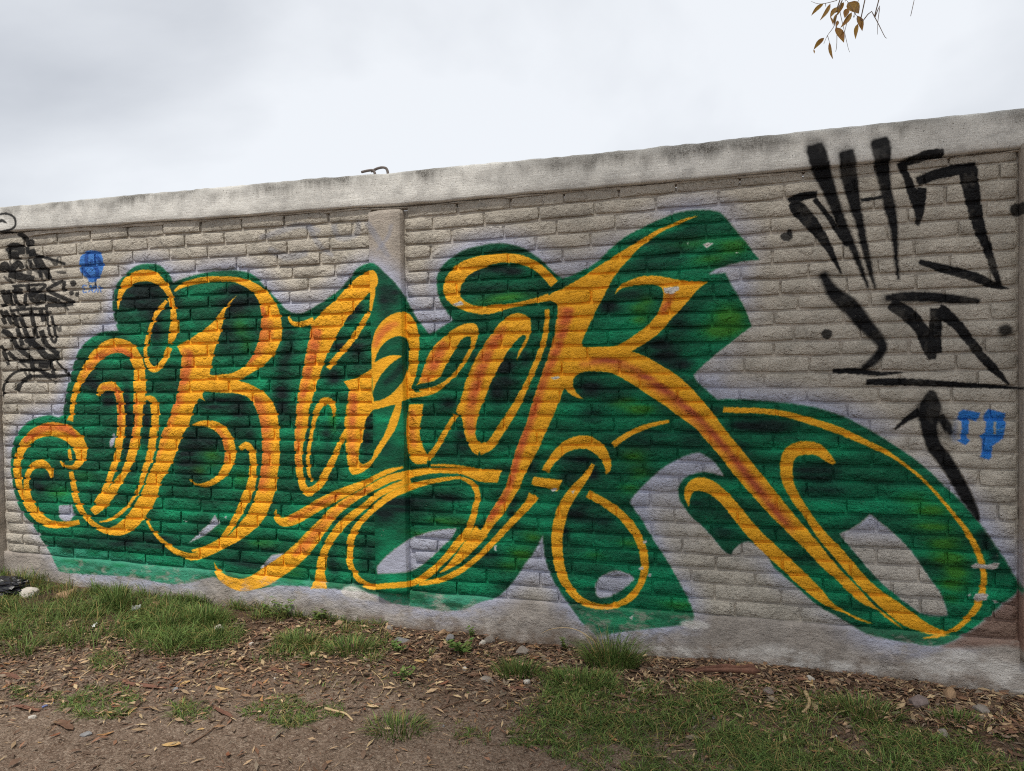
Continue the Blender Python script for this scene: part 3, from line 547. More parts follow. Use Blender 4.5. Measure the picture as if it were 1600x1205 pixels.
    g.put(b.inputs['Base Color'], col)
    g.put(b.inputs['Roughness'], g.ramp(fac, 0, 1, 0.93, 0.62))
    # relief: hand-pressed lumps, grit and pits
    vo = g.node('ShaderNodeTexVoronoi', feature='F1'); g.put(vo.inputs['Vector'], P); vo.inputs['Scale'].default_value = 75
    pits = g.ramp(vo.outputs['Distance'], 0.05, 0.30)
    pit_mask = g.ramp(g.noise(P, 14, 2), 0.52, 0.68)
    lum = g.noise(g.scaled(P, (1, 1, 1.6)), 40, 4, 0.68)
    hgt = g.math('MULTIPLY_ADD', lum, 0.8, g.math('MULTIPLY', fine, 0.45))
    if vert_grain:
        hgt = g.math('ADD', hgt, g.math('MULTIPLY', g.noise(g.scaled(P, (4, 4, 70)), 2.0, 3), 0.5))
    hgt = g.math('ADD', hgt, g.math('MULTIPLY', g.math('MULTIPLY', pits, pit_mask), pit*0.5))
    bp = g.node('ShaderNodeBump'); bp.inputs['Strength'].default_value = 1.0; bp.inputs['Distance'].default_value = rough_amp
    g.put(bp.inputs['Height'], hgt); g.put(b.inputs['Normal'], bp.outputs[0])
    return mt

M_BRICK = wall_mat('painted_brick', (204, 196, 182), (190, 182, 169), 0.017, 1.2)
M_MORTAR = wall_mat('painted_mortar', (196, 188, 175), (184, 175, 163), 0.010, 0.4)
M_COPING = wall_mat('whitewashed_concrete', (226, 224, 218), (204, 202, 196), 0.0028, 0.5, stain=True, vert_grain=True)
M_POST = wall_mat('post_cement', (182, 172, 160), (164, 154, 144), 0.007, 0.3, wrap=True)
M_FOOT = wall_mat('footing_cement', (160, 151, 142), (184, 176, 168), 0.010, 0.8, old=(132, 124, 116), paint_keep=0.95, mud=True)
M_SIDEPOST = wall_mat('side_post_cement', (164, 154, 142), (150, 138, 126), 0.006, 0.5)

def plain_mat(name, c1, c2, scale=20, rough=0.85, bump=0.0, bscale=60, obj=True, spec=0.25, trans=0.0, var=0.0):
    mt, t, b = new_mat(name); g = N(t)
    tcn = g.node('ShaderNodeTexCoord'); vec = tcn.outputs['Object'] if obj else g.node('ShaderNodeNewGeometry').outputs['Position']
    f = g.noise(vec, scale, 4, 0.6)
    f = g.ramp(f, 0.3, 0.7)
    col = g.mix(f, srgb(c1), srgb(c2))
    if var > 0:
        at = g.node('ShaderNodeAttribute', attribute_name='tint')
        col = g.mix(1.0, col, at.outputs['Color'], 'MULTIPLY')
    g.put(b.inputs['Base Color'], col); b.inputs['Roughness'].default_value = rough
    b.inputs['Specular IOR Level'].default_value = spec
    if bump > 0:
        bp = g.node('ShaderNodeBump'); bp.inputs['Strength'].default_value = 1.0; bp.inputs['Distance'].default_value = bump
        g.put(bp.inputs['Height'], g.noise(vec, bscale, 4, 0.65)); g.put(b.inputs['Normal'], bp.outputs[0])
    return mt

# ------------------------------------------------------------------ the wall
wall = empty('boundary_wall', (-2.0, 0.0, 0.0))
tag(wall, 'long painted brick wall with concrete beam on top, covered in green and yellow graffiti lettering', 'wall')
def wpart(name, me, mat):
    o = link(name, me, mat, wall); o.matrix_parent_inverse = Matrix.Translation((2.0, 0, 0)); return o

# measured course lines (photo px) at three stations -> heights on the wall
MEAS = {160: [373.5,393.5,413,432,449.5,469,487,505.5,523,541.6,560,576.5,595,612.6,630,647,665,682,700,719.6,734.5,753,770.6,789,807,825,842,859,874],
 680: [336.7,358,379.5,402,422,441,461,483,503,522.7,544.5,565,587,608.5,627,648,669.5,690.6,712,732,756.6,778.5,799,820,841,861,881,904,925.6],
 1560: [253,279.5,312,337,364,391.6,419,446,471,497.8,524.7,549.6,577,603,628,655,681.5,707,732.4,759,786,812,840,864,892,917,941.6,968,996]}
ST_U = [on_wall(x, 620)[0] for x in MEAS]
ST_Z = [[on_wall(x, y)[1] for y in ys] for x, ys in MEAS.items()]
NJ = 29
def joint_z(i, u):
    if i < 0: return joint_z(0, u)+0.073*(-i)
    zs = [ST_Z[k][i] for k in range(3)]
    return float(np.interp(u, ST_U, zs))
CB = [on_wall(x, y, -0.03) for x, y in ((0,362),(400,335),(480,328),(630,318.5),(700,312.8),(850,299),(1000,286),(1200,267.5),(1400,249),(1600,228.5))]
CT = [on_wall(x, y, -0.03) for x, y in ((0,323),(240,301),(480,279),(607,270),(700,260),(850,246.5),(1000,232),(1200,210),(1400,189),(1600,168))]
def cop_bot(u): return float(np.interp(u, [p[0] for p in CB], [p[1] for p in CB]))
def cop_top(u): return float(np.interp(u, [p[0] for p in CT], [p[1] for p in CT]))

POST_X0, POST_D = on_wall(577, 480, -0.048)[0], 0.048
POST_X1 = on_wall(627, 480, -0.048)[0]
RP_X0, LP_X1 = 1.118, -4.965                       # inner edges of the outer posts

def brick_mesh(seed, L=0.29, H=0.064, nx=4, ny=2):
    r = random.Random(seed)
    V, F = [], []
    def edge(ix, iy):  # outline point with worn, uneven edge
        x = -L/2+L*ix/nx; z = -H/2+H*iy/ny
        cx = 1 if ix == 0 else (-1 if ix == nx else 0); cz = 1 if iy == 0 else (-1 if iy == ny else 0)
        j = r.uniform(-0.001, 0.0045)
        if cx and cz: return x+cx*r.uniform(0.002, 0.008), z+cz*r.uniform(0.002, 0.007)
        return x+cx*j, z+cz*j+(r.uniform(-0.006, 0.006) if cx else 0)*0
    tilt, tw, off = r.uniform(-0.002, 0.002), r.uniform(-0.0015, 0.0015), r.uniform(-0.003, 0.002)
    idx = {}
    out = {}
    for iy in range(ny+1):
        for ix in range(nx+1):
            if ix in (0, nx) or iy in (0, ny):
                out[(ix, iy)] = edge(ix, iy)
    for iy in range(ny+1):
        for ix in range(nx+1):
            x = -L/2+L*ix/nx; z = -H/2+H*iy/ny
            if (ix, iy) in out:
                ox, oz = out[(ix, iy)]
                bx = r.uniform(0.0015, 0.005)*(1 if ix == 0 else -1 if ix == nx else 0)
                bz = r.uniform(0.0015, 0.005)*(1 if iy == 0 else -1 if iy == ny else 0)
                x, z = ox+bx, oz+bz
                x += (0 if ix in (0, nx) else r.uniform(-0.01, 0.01))
            y = off+tilt*(2*x/L)+tw*(2*z/H)+r.uniform(-0.0007, 0.0007)
            idx[(ix, iy)] = len(V); V.append((x, y, z))
    for iy in range(ny):
        for ix in range(nx):
            F.append((idx[(ix, iy)], idx[(ix+1, iy)], idx[(ix+1, iy+1)], idx[(ix, iy+1)]))
    ring = [(ix, 0) for ix in range(nx)]+[(nx, iy) for iy in range(ny)]+[(ix, ny) for ix in range(nx, 0, -1)]+[(0, iy) for iy in range(ny, 0, -1)]
    mid, back = {}, {}
    for k in ring:
        x, z = out[k]; mid[k] = len(V); V.append((x, r.uniform(0.002, 0.005)+off, z))
    for k in ring:
        x, z = out[k]; back[k] = len(V); V.append((x, 0.035, z))
    for a, b in zip(ring, ring[1:]+ring[:1]):
        F.append((idx[b], idx[a], mid[a], mid[b])); F.append((mid[b], mid[a], back[a], back[b]))
    me = mesh('brick', V, F, True)
    for p in me.polygons: p.use_smooth = p.index < nx*ny          # flat arrises round a softly uneven face
    return me

def bricks_in(x0, x1, seed, lrow=0.300):
    """running bond: list of (row, xc, zc, length, height, slope)"""
    r = random.Random(seed); out = []
    for row in range(-1, NJ-1):                   # row k lies between joint k (above) and k+1
        off = (0.0 if row % 2 else 0.152)+r.uniform(-0.03, 0.03)
        x = x0-off
        while x < x1-0.02:
            Lb = lrow+r.uniform(-0.014, 0.014)
            a, b = max(x, x0), min(x+Lb, x1)
            if x1-b < 0.05: b = x1
            if b-a > 0.035:
                xc = (a+b)/2
                zt, zb = joint_z(row, xc)-0.0070, joint_z(row+1, xc)+0.0012
                if row == -1: zt = min(joint_z(0, xc)+0.066, cop_bot(xc)-0.008); zb = joint_z(0, xc)+0.002
                sl = (joint_z(max(row, 0), b)-joint_z(max(row, 0), a))/(b-a)
                gap = r.uniform(0.004, 0.009) if x0 < -2.5 else r.uniform(0.002, 0.006)
                out.append((row, xc, (zt+zb)/2+r.uniform(-0.0015, 0.0015), max(b-a-gap, 0.03), zt-zb+r.uniform(-0.002, 0.001), sl))
            x += Lb
            if b >= x1: break
    return out

VARS = [brick_mesh(100+i) for i in range(16)]
for v in VARS: v.materials.append(M_BRICK)
HALF = [brick_mesh(200+i, 0.15, 0.064, 3, 2) for i in range(6)]
for v in HALF: v.materials.append(M_BRICK)
def brick_xf(bk, r, base):
    row, xc, zc, L, H, sl = bk
    return (Matrix.Translation((xc, r.uniform(-0.002, 0.003), zc)) @ Matrix.Rotation(-math.atan(sl)+r.uniform(-0.006, 0.006), 4, 'Y')
            @ Matrix.Diagonal((L/base, 1.0, H/0.064, 1.0)))
rb = random.Random(5)
right = bricks_in(POST_X1, RP_X0-0.004, 21)
left = bricks_in(LP_X1+0.004, POST_X0, 22, 0.297)
extra = bricks_in(RP_X0+0.222, RP_X0+3.1, 23)+bricks_in(LP_X1-3.1, LP_X1-0.222, 24)
def cam_area(bk):
    d = np.array([bk[1], DIST, bk[2]-EYE]); return bk[3]*bk[4]*DIST/np.linalg.norm(d)**3
pool = sorted(right+left, key=cam_area, reverse=True)
single, rest = pool[:300], pool[300:]
for bk in single:
    half = bk[3] < 0.19
    me = rb.choice(HALF if half else VARS)
    o = wpart('brick', me, None)
    o.matrix_basis = brick_xf(bk, rb, 0.15 if half else 0.29)
V, F, SM = [], [], []
for bk in rest+extra:
    half = bk[3] < 0.19
    me = rb.choice(HALF if half else VARS)
    M = brick_xf(bk, rb, 0.15 if half else 0.29)
    b0 = len(V)
    V += [M @ v.co for v in me.vertices]; F += [tuple(b0+i for i in p.vertices) for p in me.polygons]; SM += [p.use_smooth for p in me.polygons]
bw = mesh('brickwork', V, F, True); bw.polygons.foreach_set('use_smooth', SM)
tag(wpart('brickwork', bw, M_BRICK), kind='stuff')

def grid_sheet(name, x0, x1, z0f, z1f, yf, dx, nz, back=0.06):
    """rough upright sheet between two height functions, with top, bottom and ends turned back"""
    xs = np.linspace(x0, x1, max(int((x1-x0)/dx), 2)+1); V, F = [], []
    n = nz+1
    for x in xs:
        a, b = z0f(x), z1f(x)
        for k in range(n):
            z = a+(b-a)*k/nz
            V.append((x, yf(x, z), z))
    for i in range(len(xs)-1):
        for k in range(nz):
            F.append((i*n+k, (i+1)*n+k, (i+1)*n+k+1, i*n+k+1))
    # turned-back rim
    rim = [i*n for i in range(len(xs))]+[(len(xs)-1)*n+k for k in range(1, n)]+[i*n+nz for i in range(len(xs)-2, -1, -1)]+[k for k in range(nz-1, 0, -1)]
    bi = len(V)
    for q in rim: V.append((V[q][0], back, V[q][2]))
    for j in range(len(rim)):
        a, b = j, (j+1) % len(rim)
        F.append((rim[b], rim[a], bi+a, bi+b))
    return mesh(name, V, F, True)

def rough(x, z, s, seed): return float(vnoise(x*s, z*s, seed))-0.5
def mortar_y(x, z):
    d = 0.0145 if x < POST_X0 else 0.0135
    return d+0.006*rough(x, z, 14, 1)+0.005*rough(x, z, 40, 2)
wpart('mortar', grid_sheet('mortar', LP_X1-3.2, RP_X0+3.2, lambda x: 0.12, lambda x: cop_bot(x)-0.03, mortar_y, 0.02, 110), M_MORTAR)
# ragged bedding band between the top course and the beam
def bed_top(x): return cop_bot(x)-0.003-0.012*max(0, rough(x, 0, 4, 17)+0.1)
def bed_bot(x): return min(joint_z(0, x)+0.066, cop_bot(x)-0.008)-0.004+0.012*rough(x, 0, 9, 7)
def bed_y(x, z): return 0.001+0.022*rough(x, z*2, 7, 8)+0.014*rough(x, z*2, 31, 9)
for a, b in ((LP_X1-3.1, RP_X0+3.1),):
    wpart('bedding', grid_sheet('bedding', a, b, bed_bot, bed_top, bed_y, 0.015, 5, 0.05), M_MORTAR)

# footing
def foot_top(x):
    zc = joint_z(28, x)-0.004
    return zc+0.012*rough(x, 0, 3, 11)+0.006*rough(x, 0, 14, 12)
def foot_y(x, z):
    t = (z+0.15)/0.38
    return -0.006-0.016*(1-min(max(t, 0), 1))+0.012*rough(x, z*1.6, 5, 13)+0.006*rough(x, z, 22, 14)
wpart('footing', grid_sheet('footing', LP_X1-3.1, RP_X0+3.1, lambda x: -0.15, foot_top, foot_y, 0.02, 18, 0.15), M_FOOT)

# posts
def post(x0, x1, z0, z1, depth, mat, seed, name='post'):
    V, F = [], []
    nz = 90
    prof = [(x0, 0.05), (x0+0.001, -depth+0.008), (x0+0.006, -depth+0.001), ((x0*2+x1)/3, -depth), ((x0+x1*2)/3, -depth), (x1-0.006, -depth+0.001), (x1-0.001, -depth+0.008), (x1, 0.05)]
    n = len(prof)
    for k in range(nz+1):
        z = z0+(z1-z0)*k/nz
        for j, (x, y) in enumerate(prof):
            w = 0.004*rough(z, j*3.1, 6, seed)+0.003*rough(z, j*5.7, 30, seed+1)
            edge = 0.006*max(0, rough(z, j, 12, seed+2)-0.15) if j in (1, 2, 5, 6) else 0
            V.append((x+w*(0.6 if j in (0, 1, 6, 7) else 1)+(edge if j < 3 else -edge), y+w*0.5+edge, z+(0.03*rough(x*20, 1, 3, seed) if k >= nz-1 else 0)))
    for k in range(nz):
        for j in range(n-1):
            F.append((k*n+j, k*n+j+1, (k+1)*n+j+1, (k+1)*n+j))
    F.append(tuple(nz*n+j for j in range(n))); F.append(tuple(n-1-j for j in range(n)))
    return wpart(name, mesh(name, V, F, True), mat)
post(POST_X0, POST_X1, 0.205, cop_bot(POST_X0)-0.032, POST_D, M_POST, 31)
post(RP_X0, RP_X0+0.22, 0.15, cop_bot(RP_X0)-0.004, 0.05, M_SIDEPOST, 41)
post(LP_X1-0.22, LP_X1, -0.1, cop_bot(LP_X1)-0.004, 0.055, M_SIDEPOST, 51)

# coping beam: cast concrete, bruised arrises, leaning very slightly to the right
RISE = []
def coping():
    xs = np.arange(LP_X1-3.2, RP_X0+3.2, 0.03); V, F = [], []
    prof = [(0.14, 0), (-0.026, 0), (-0.030, 0.05), (-0.030, 0.25), (-0.029, 0.5), (-0.028, 0.75), (-0.027, 0.94), (-0.018, 1.0), (0.06, 1.01), (0.14, 1.0)]
    n = len(prof)
    for x in xs:
        a, b = cop_bot(x), cop_top(x)
        for j, (y, t) in enumerate(prof):
            w = 0.003*rough(x, j, 2.2, 61)+0.002*rough(x, j, 13, 62)
            dz = 0.003*rough(x, j*0.1, 1.3, 63)+0.005*rough(x, j*0.1, 9.3, 64)+0.005*rough(x, j*0.1, 33, 66) if j >= 6 else (0.006*rough(x, j, 8, 65) if j < 3 else 0)
            V.append((x, y+w, a+(b-a)*t+dz)); RISE.append(t)
    for i in range(len(xs)-1):
        for j in range(n):
            F.append((i*n+j, i*n+(j+1) % n, (i+1)*n+(j+1) % n, (i+1)*n+j))
    F.append(tuple(range(n))); F.append(tuple((len(xs)-1)*n+n-1-j for j in range(n)))
    F = [tuple(reversed(f)) for f in F]
    return mesh('coping', V, F, True)
cm = coping(); cm.attributes.new('rise', 'FLOAT', 'POINT').data.foreach_set('value', RISE)
wpart('coping', cm, M_COPING)

def tube(pts, rads, seg=6, n=4):
    """tapered tube through points; returns verts, faces"""
    C = catmull([tuple(p)+(r,) for p, r in zip(pts, rads)], n)
    V, F = [], []
    up0 = np.array([0.13, 0.21, 0.97])
    for i in range(len(C)):
        d = C[min(i+1, len(C)-1), :3]-C[max(i-1, 0), :3]; d = d/(np.linalg.norm(d)+1e-9)
        a = np.cross(d, up0); a = a/(np.linalg.norm(a)+1e-9); b = np.cross(d, a)
        for k in range(seg):
            t = 2*math.pi*k/seg
            V.append(C[i, :3]+C[i, 3]*(math.cos(t)*a+math.sin(t)*b))
    for i in range(len(C)-1):
        for k in range(seg):
            F.append((i*seg+k, i*seg+(k+1) % seg, (i+1)*seg+(k+1) % seg, (i+1)*seg+k))
    F.append(tuple(reversed(range(seg)))); F.append(tuple((len(C)-1)*seg+k for k in range(seg)))
    return V, F

# bent reinforcing bar left sticking out of the beam above the post
M_RUST = plain_mat('weathered_steel', (92, 84, 80), (120, 112, 108), 60, 0.6, 0.001, 300)
bars = ([(565, 269, 0.0), (577, 266.5, 0.0), (584, 267.5, 0.0), (588, 280, 0.0)], [(580, 268, 0.03), (591, 263, 0.03), (600, 262, 0.03), (605, 266, 0.03), (607, 279, 0.03)])
for bpts in bars:
    pts = []
    for px, py, pl in bpts:
        ux, uz = on_wall(px, py, pl); pts.append((ux, pl, uz))
    v_, f_ = tube(pts, [0.0075]*len(pts), 8, 6)
    wpart('rebar_hook', mesh('rebar_hook', v_, f_, True), M_RUST)
# ------------------------------------------------------------------ ground
def gz(x, y):
    x = np.asarray(x, float); y = np.asarray(y, float)
    near = np.exp(-np.maximum(-y-0.0, 0)/0.55)
    t = np.clip((-2.3-x)/2.5, 0, 1); rise = 0.085*t*t*(3-2*t)*near
    z = rise + 0.012*near*np.clip((-x+1.2)/3, -0.6, 1)
    z = z + 0.030*(vnoise(x*1.7, y*1.7, 71)-0.5) + 0.018*(vnoise(x*5, y*5, 72)-0.5) + 0.010*(vnoise(x*14, y*14, 73)-0.5)
    return z - 0.012
def gpt(px, py):
    z = 0.0
    for _ in range(2):
        x, y = on_ground(px, py, z); z = float(gz(x, y))
    return x, y, z

def ground_mesh():
    xs = np.concatenate([[-60, -40, -25, -15, -10, -8], np.arange(-6.4, 2.4, 0.017), [3, 4, 6, 9, 14, 25, 40, 60]])
    ys = np.concatenate([[-60, -40, -25, -15, -10, -7, -5.5, -4.5, -3.8, -3.2, -2.8, -2.4, -2.1, -1.9], np.arange(-1.75, 0.06, 0.016), [0.1, 0.3, 1, 3, 8, 20, 60]])
    Xg, Yg = np.meshgrid(xs, ys); Zg = gz(Xg, Yg)
    Zg = Zg + 0.009*(vnoise(Xg*24, Yg*24, 74)-0.5)+0.008*(vnoise(Xg*52, Yg*52, 75)-0.5)
    n = len(xs); V = np.stack([Xg.ravel(), Yg.ravel(), Zg.ravel()], 1)
    F = [(j*n+i, j*n+i+1, (j+1)*n+i+1, (j+1)*n+i) for j in range(len(ys)-1) for i in range(n-1)]
    return mesh('ground', V, F, True)

def ground_mat():
    mt, t, b = new_mat('trodden_dirt'); g = N(t)
    P = g.node('ShaderNodeNewGeometry').outputs['Position']
    big = g.ramp(g.noise(P, 1.6, 4, 0.6), 0.35, 0.65); mid = g.ramp(g.noise(P, 11, 5, 0.65), 0.35, 0.7); fine = g.noise(P, 120, 4, 0.7)
    c = g.mix(big, srgb((162, 142, 124)), srgb((132, 112, 97)))
    c = g.mix(g.math('MULTIPLY', mid, 0.6), c, srgb((172, 153, 136)))
    c = g.mix(g.ramp(fine, 0.35, 0.7, 0, 0.7), c, srgb((88, 68, 56)))
    gr = g.node('ShaderNodeTexVoronoi', feature='F1'); g.put(gr.inputs['Vector'], P); gr.inputs['Scale'].default_value = 110
    gs = g.node('ShaderNodeSeparateColor'); g.put(gs.inputs[0], gr.outputs['Color'])
    c = g.mix(g.ramp(gs.outputs[0], 0.55, 1.0, 0, 0.55), c, srgb((186, 168, 150)))
    c = g.mix(g.ramp(gs.outputs[1], 0.6, 1.0, 0, 0.6), c, srgb((84, 66, 54)))
    # crushed leaf and bark crumbs, denser towards the wall
    sp = g.node('ShaderNodeSeparateXYZ'); g.put(sp.inputs[0], P)
    vo = g.node('ShaderNodeTexVoronoi', feature='F1'); g.put(vo.inputs['Vector'], g.scaled(P, (1.0, 1.9, 1.0))); vo.inputs['Scale'].default_value = 46
    vo.inputs['Randomness'].default_value = 1.0
    near = g.ramp(g.math('ADD', sp.outputs[1], g.math('MULTIPLY', mid, 0.25)), -1.15, -0.75)
    cr_ = g.math('MULTIPLY', g.ramp(vo.outputs['Distance'], 0.34, 0.28), g.ramp(g.noise(P, 19, 3), 0.44, 0.60))
    crumb = g.mix(g.ramp(g.noise(P, 37, 2), 0.4, 0.6), srgb((160, 122, 88)), srgb((104, 70, 54)))
    c = g.mix(g.math('MULTIPLY', cr_, g.math('MULTIPLY_ADD', near, 0.75, 0.15)), c, crumb)
    hum = g.math('MULTIPLY', g.ramp(g.math('ADD', sp.outputs[1], g.math('MULTIPLY', g.noise(P, 4, 4, 0.6), 0.7)), -0.55, -0.05), 0.75)
    c = g.mix(hum, c, g.mix(g.ramp(g.noise(P, 60, 3), 0.4, 0.65), srgb((96, 74, 58)), srgb((70, 54, 43))))     # dark humus under the litter
    g.put(b.inputs['Base Color'], c); b.inputs['Roughness'].default_value = 0.95; b.inputs['Specular IOR Level'].default_value = 0.1
    bp = g.node('ShaderNodeBump'); bp.inputs['Strength'].default_value = 1.0; bp.inputs['Distance'].default_value = 0.026
    hh = g.math('ADD', g.math('ADD', g.noise(P, 55, 4, 0.75), g.math('MULTIPLY', gs.outputs[2], 0.18)), g.math('MULTIPLY', cr_, 0.25))
    g.put(bp.inputs['Height'], hh); g.put(b.inputs['Normal'], bp.outputs[0])
    return mt
M_DIRT = ground_mat()
tag(link('ground', ground_mesh(), M_DIRT), 'bare trodden dirt at the foot of the wall', 'ground', kind='structure')

# ------------------------------------------------------------------ grass
def grass_mat(name, c1, c2):
    mt, t, b = new_mat(name); g = N(t)
    at = g.node('ShaderNodeAttribute', attribute_name='tint')
    sp = g.node('ShaderNodeSeparateColor'); g.put(sp.inputs[0], at.outputs['Color'])
    col = g.mix(sp.outputs[0], srgb(c1), srgb(c2))
    col = g.mix(sp.outputs[1], col, srgb((170, 146, 96)))          # dry blades
    g.put(b.inputs['Base Color'], col); b.inputs['Roughness'].default_value = 0.6
    b.inputs['Specular IOR Level'].default_value = 0.2
    tr = g.node('ShaderNodeBsdfTranslucent'); g.put(tr.inputs['Color'], col)
    ms = g.node('ShaderNodeMixShader'); ms.inputs[0].default_value = 0.22
    out = [n for n in t.nodes if n.type == 'OUTPUT_MATERIAL'][0]
    t.links.new(b.outputs[0], ms.inputs[1]); t.links.new(tr.outputs[0], ms.inputs[2]); t.links.new(ms.outputs[0], out.inputs[0])
    return mt
M_GRASS = grass_mat('green_grass', (44, 74, 32), (124, 154, 82))

def blade_arrays(base, hgt, az, lean, wid, r, curl=1.0):
    """numpy blades: 4 rungs + tip; base (N,3)"""
    n = len(base); ts = np.array([0, 0.35, 0.7, 1.0])
    dirx, diry = np.cos(az), np.sin(az)
    fx, fy = np.cos(az+1.57+r.uniform(-0.8, 0.8, n)), np.sin(az+1.57+r.uniform(-0.8, 0.8, n))
    V = []
    for k, t in enumerate(ts):
        out = hgt*lean*(t**1.8); up = hgt*(t-0.45*curl*lean*t**2.4)
        c = np.stack([base[:, 0]+dirx*out, base[:, 1]+diry*out, base[:, 2]+up], 1)
        w = wid*(1.0, 0.9, 0.6, 0.0)[k]/2
        if k < 3:
            V.append(c+np.stack([fx*w, fy*w, 0*w], 1)); V.append(c-np.stack([fx*w, fy*w, 0*w], 1))
        else: V.append(c)
    V = np.stack(V, 1)                      # N,7,3
    F = []
    pat = ((0, 1, 3, 2), (2, 3, 5, 4), (4, 5, 6))
    for i in range(n):
        o = i*7
        F += [tuple(o+q for q in f) for f in pat]
    return V.reshape(-1, 3), F

def grass_object(name, specs, mat, parent=None, origin=(0, 0, 0)):
    """specs: list of (base, h, az, lean, w, dry)"""
    r = rng; VV, FF, TT = [], [], []
    for base, h, az, lean, w, dry in specs:
        v, f = blade_arrays(base, h, az, lean, w, r); o = sum(len(q) for q in VV)
        VV.append(v); FF += [tuple(o+q for q in ff) for ff in f]
        n = len(base); tint = np.zeros((n, 4), np.float32); tint[:, 0] = r.uniform(0, 1, n)**1.5; tint[:, 1] = np.where(r.uniform(0, 1, n) < dry, r.uniform(0.4, 1, n), r.uniform(0, 0.15, n)); tint[:, 3] = 1
        TT.append(np.repeat(tint, 7, 0))
    V = np.concatenate(VV)-np.array(origin); me = mesh(name, V, FF)
    at = me.color_attributes.new('tint', 'FLOAT_COLOR', 'POINT'); at.data.foreach_set('color', np.concatenate(TT).ravel())
    o = link(name, me, mat, parent)
    if parent is None: o.location = origin
    return o

def in_poly(P, poly):
    x, y = P[:, 0], P[:, 1]; inside = np.zeros(len(P), bool); n = len(poly)
    for i in range(n):
        x1, y1 = poly[i]; x2, y2 = poly[(i+1) % n]
        c = ((y1 > y) != (y2 > y)) & (x < (x2-x1)*(y-y1)/(y2-y1+1e-12)+x1); inside ^= c
    return inside

def patch(poly_px, density, h0, h1, lean=0.6, w=0.0035, dry=0.1, thin=0.35, seed=1):
    poly = [gpt(*p)[:2] for p in poly_px]; A = np.array(poly)
    lo, hi = A.min(0), A.max(0); n = int(density*(hi[0]-lo[0])*(hi[1]-lo[1]))
    P = rng.uniform(lo, hi, (n, 2)); P = P[in_poly(P, poly)]
    k = vnoise(P[:, 0]*6, P[:, 1]*6, seed)*0.5+vnoise(P[:, 0]*13, P[:, 1]*13, seed+2)*0.25+vnoise(P[:, 0]*28, P[:, 1]*28, seed+1)*0.25
    cen = A.mean(0); ext = (hi-lo)/2
    rim = np.hypot((P[:, 0]-cen[0])/ext[0], (P[:, 1]-cen[1])/ext[1])
    k = k-0.22*np.clip(rim-0.55, 0, 1)*(vnoise(P[:, 0]*17, P[:, 1]*17, seed+9)+0.4)
    P = P[k > thin]; k = k[k > thin]
    P = P[P[:, 1] < -0.028]; k = k[:len(P)]
    n = len(P)
    base = np.stack([P[:, 0], P[:, 1], gz(P[:, 0], P[:, 1])-0.003], 1)
    h = rng.uniform(h0, h1, n)*(0.35+1.35*vnoise(P[:, 0]*5, P[:, 1]*5, seed+5)**1.5)
    return base, h, rng.uniform(0, 6.283, n), rng.uniform(0.25, 1.0, n)*lean*2.0, rng.uniform(0.6, 1.3, n)*w, dry

def clumps(poly_px, per_m2, blades, h0, h1, rx, lean=0.8, w=0.0035, dry=0.12, seed=1, ymax=-0.035):
    poly = [gpt(*p)[:2] for p in poly_px]; A = np.array(poly); lo, hi = A.min(0), A.max(0)
    C = rng.uniform(lo, hi, (max(int(per_m2*(hi[0]-lo[0])*(hi[1]-lo[1])), 1), 2)); C = C[in_poly(C, poly)]
    C = C[vnoise(C[:, 0]*4, C[:, 1]*4, seed) > 0.30]
    n = len(C)*blades; idx = np.repeat(np.arange(len(C)), blades)
    hc = rng.uniform(h0, h1, len(C))[idx]; rc = (rng.uniform(0.5, 1.3, len(C))*rx)[idx]
    k = np.sqrt(rng.uniform(0, 1, n)); a = rng.uniform(0, 6.283, n)
    x = C[idx, 0]+np.cos(a)*k*rc; y = np.minimum(C[idx, 1]+np.sin(a)*k*rc, ymax)
    base = np.stack([x, y, gz(x, y)-0.004], 1)
    return base, hc*rng.uniform(0.5, 1.1, n), a+rng.uniform(-0.8, 0.8, n), (0.15+0.9*k)*lean*rng.uniform(0.6, 1.5, n), rng.uniform(0.6, 1.3, n)*w, dry
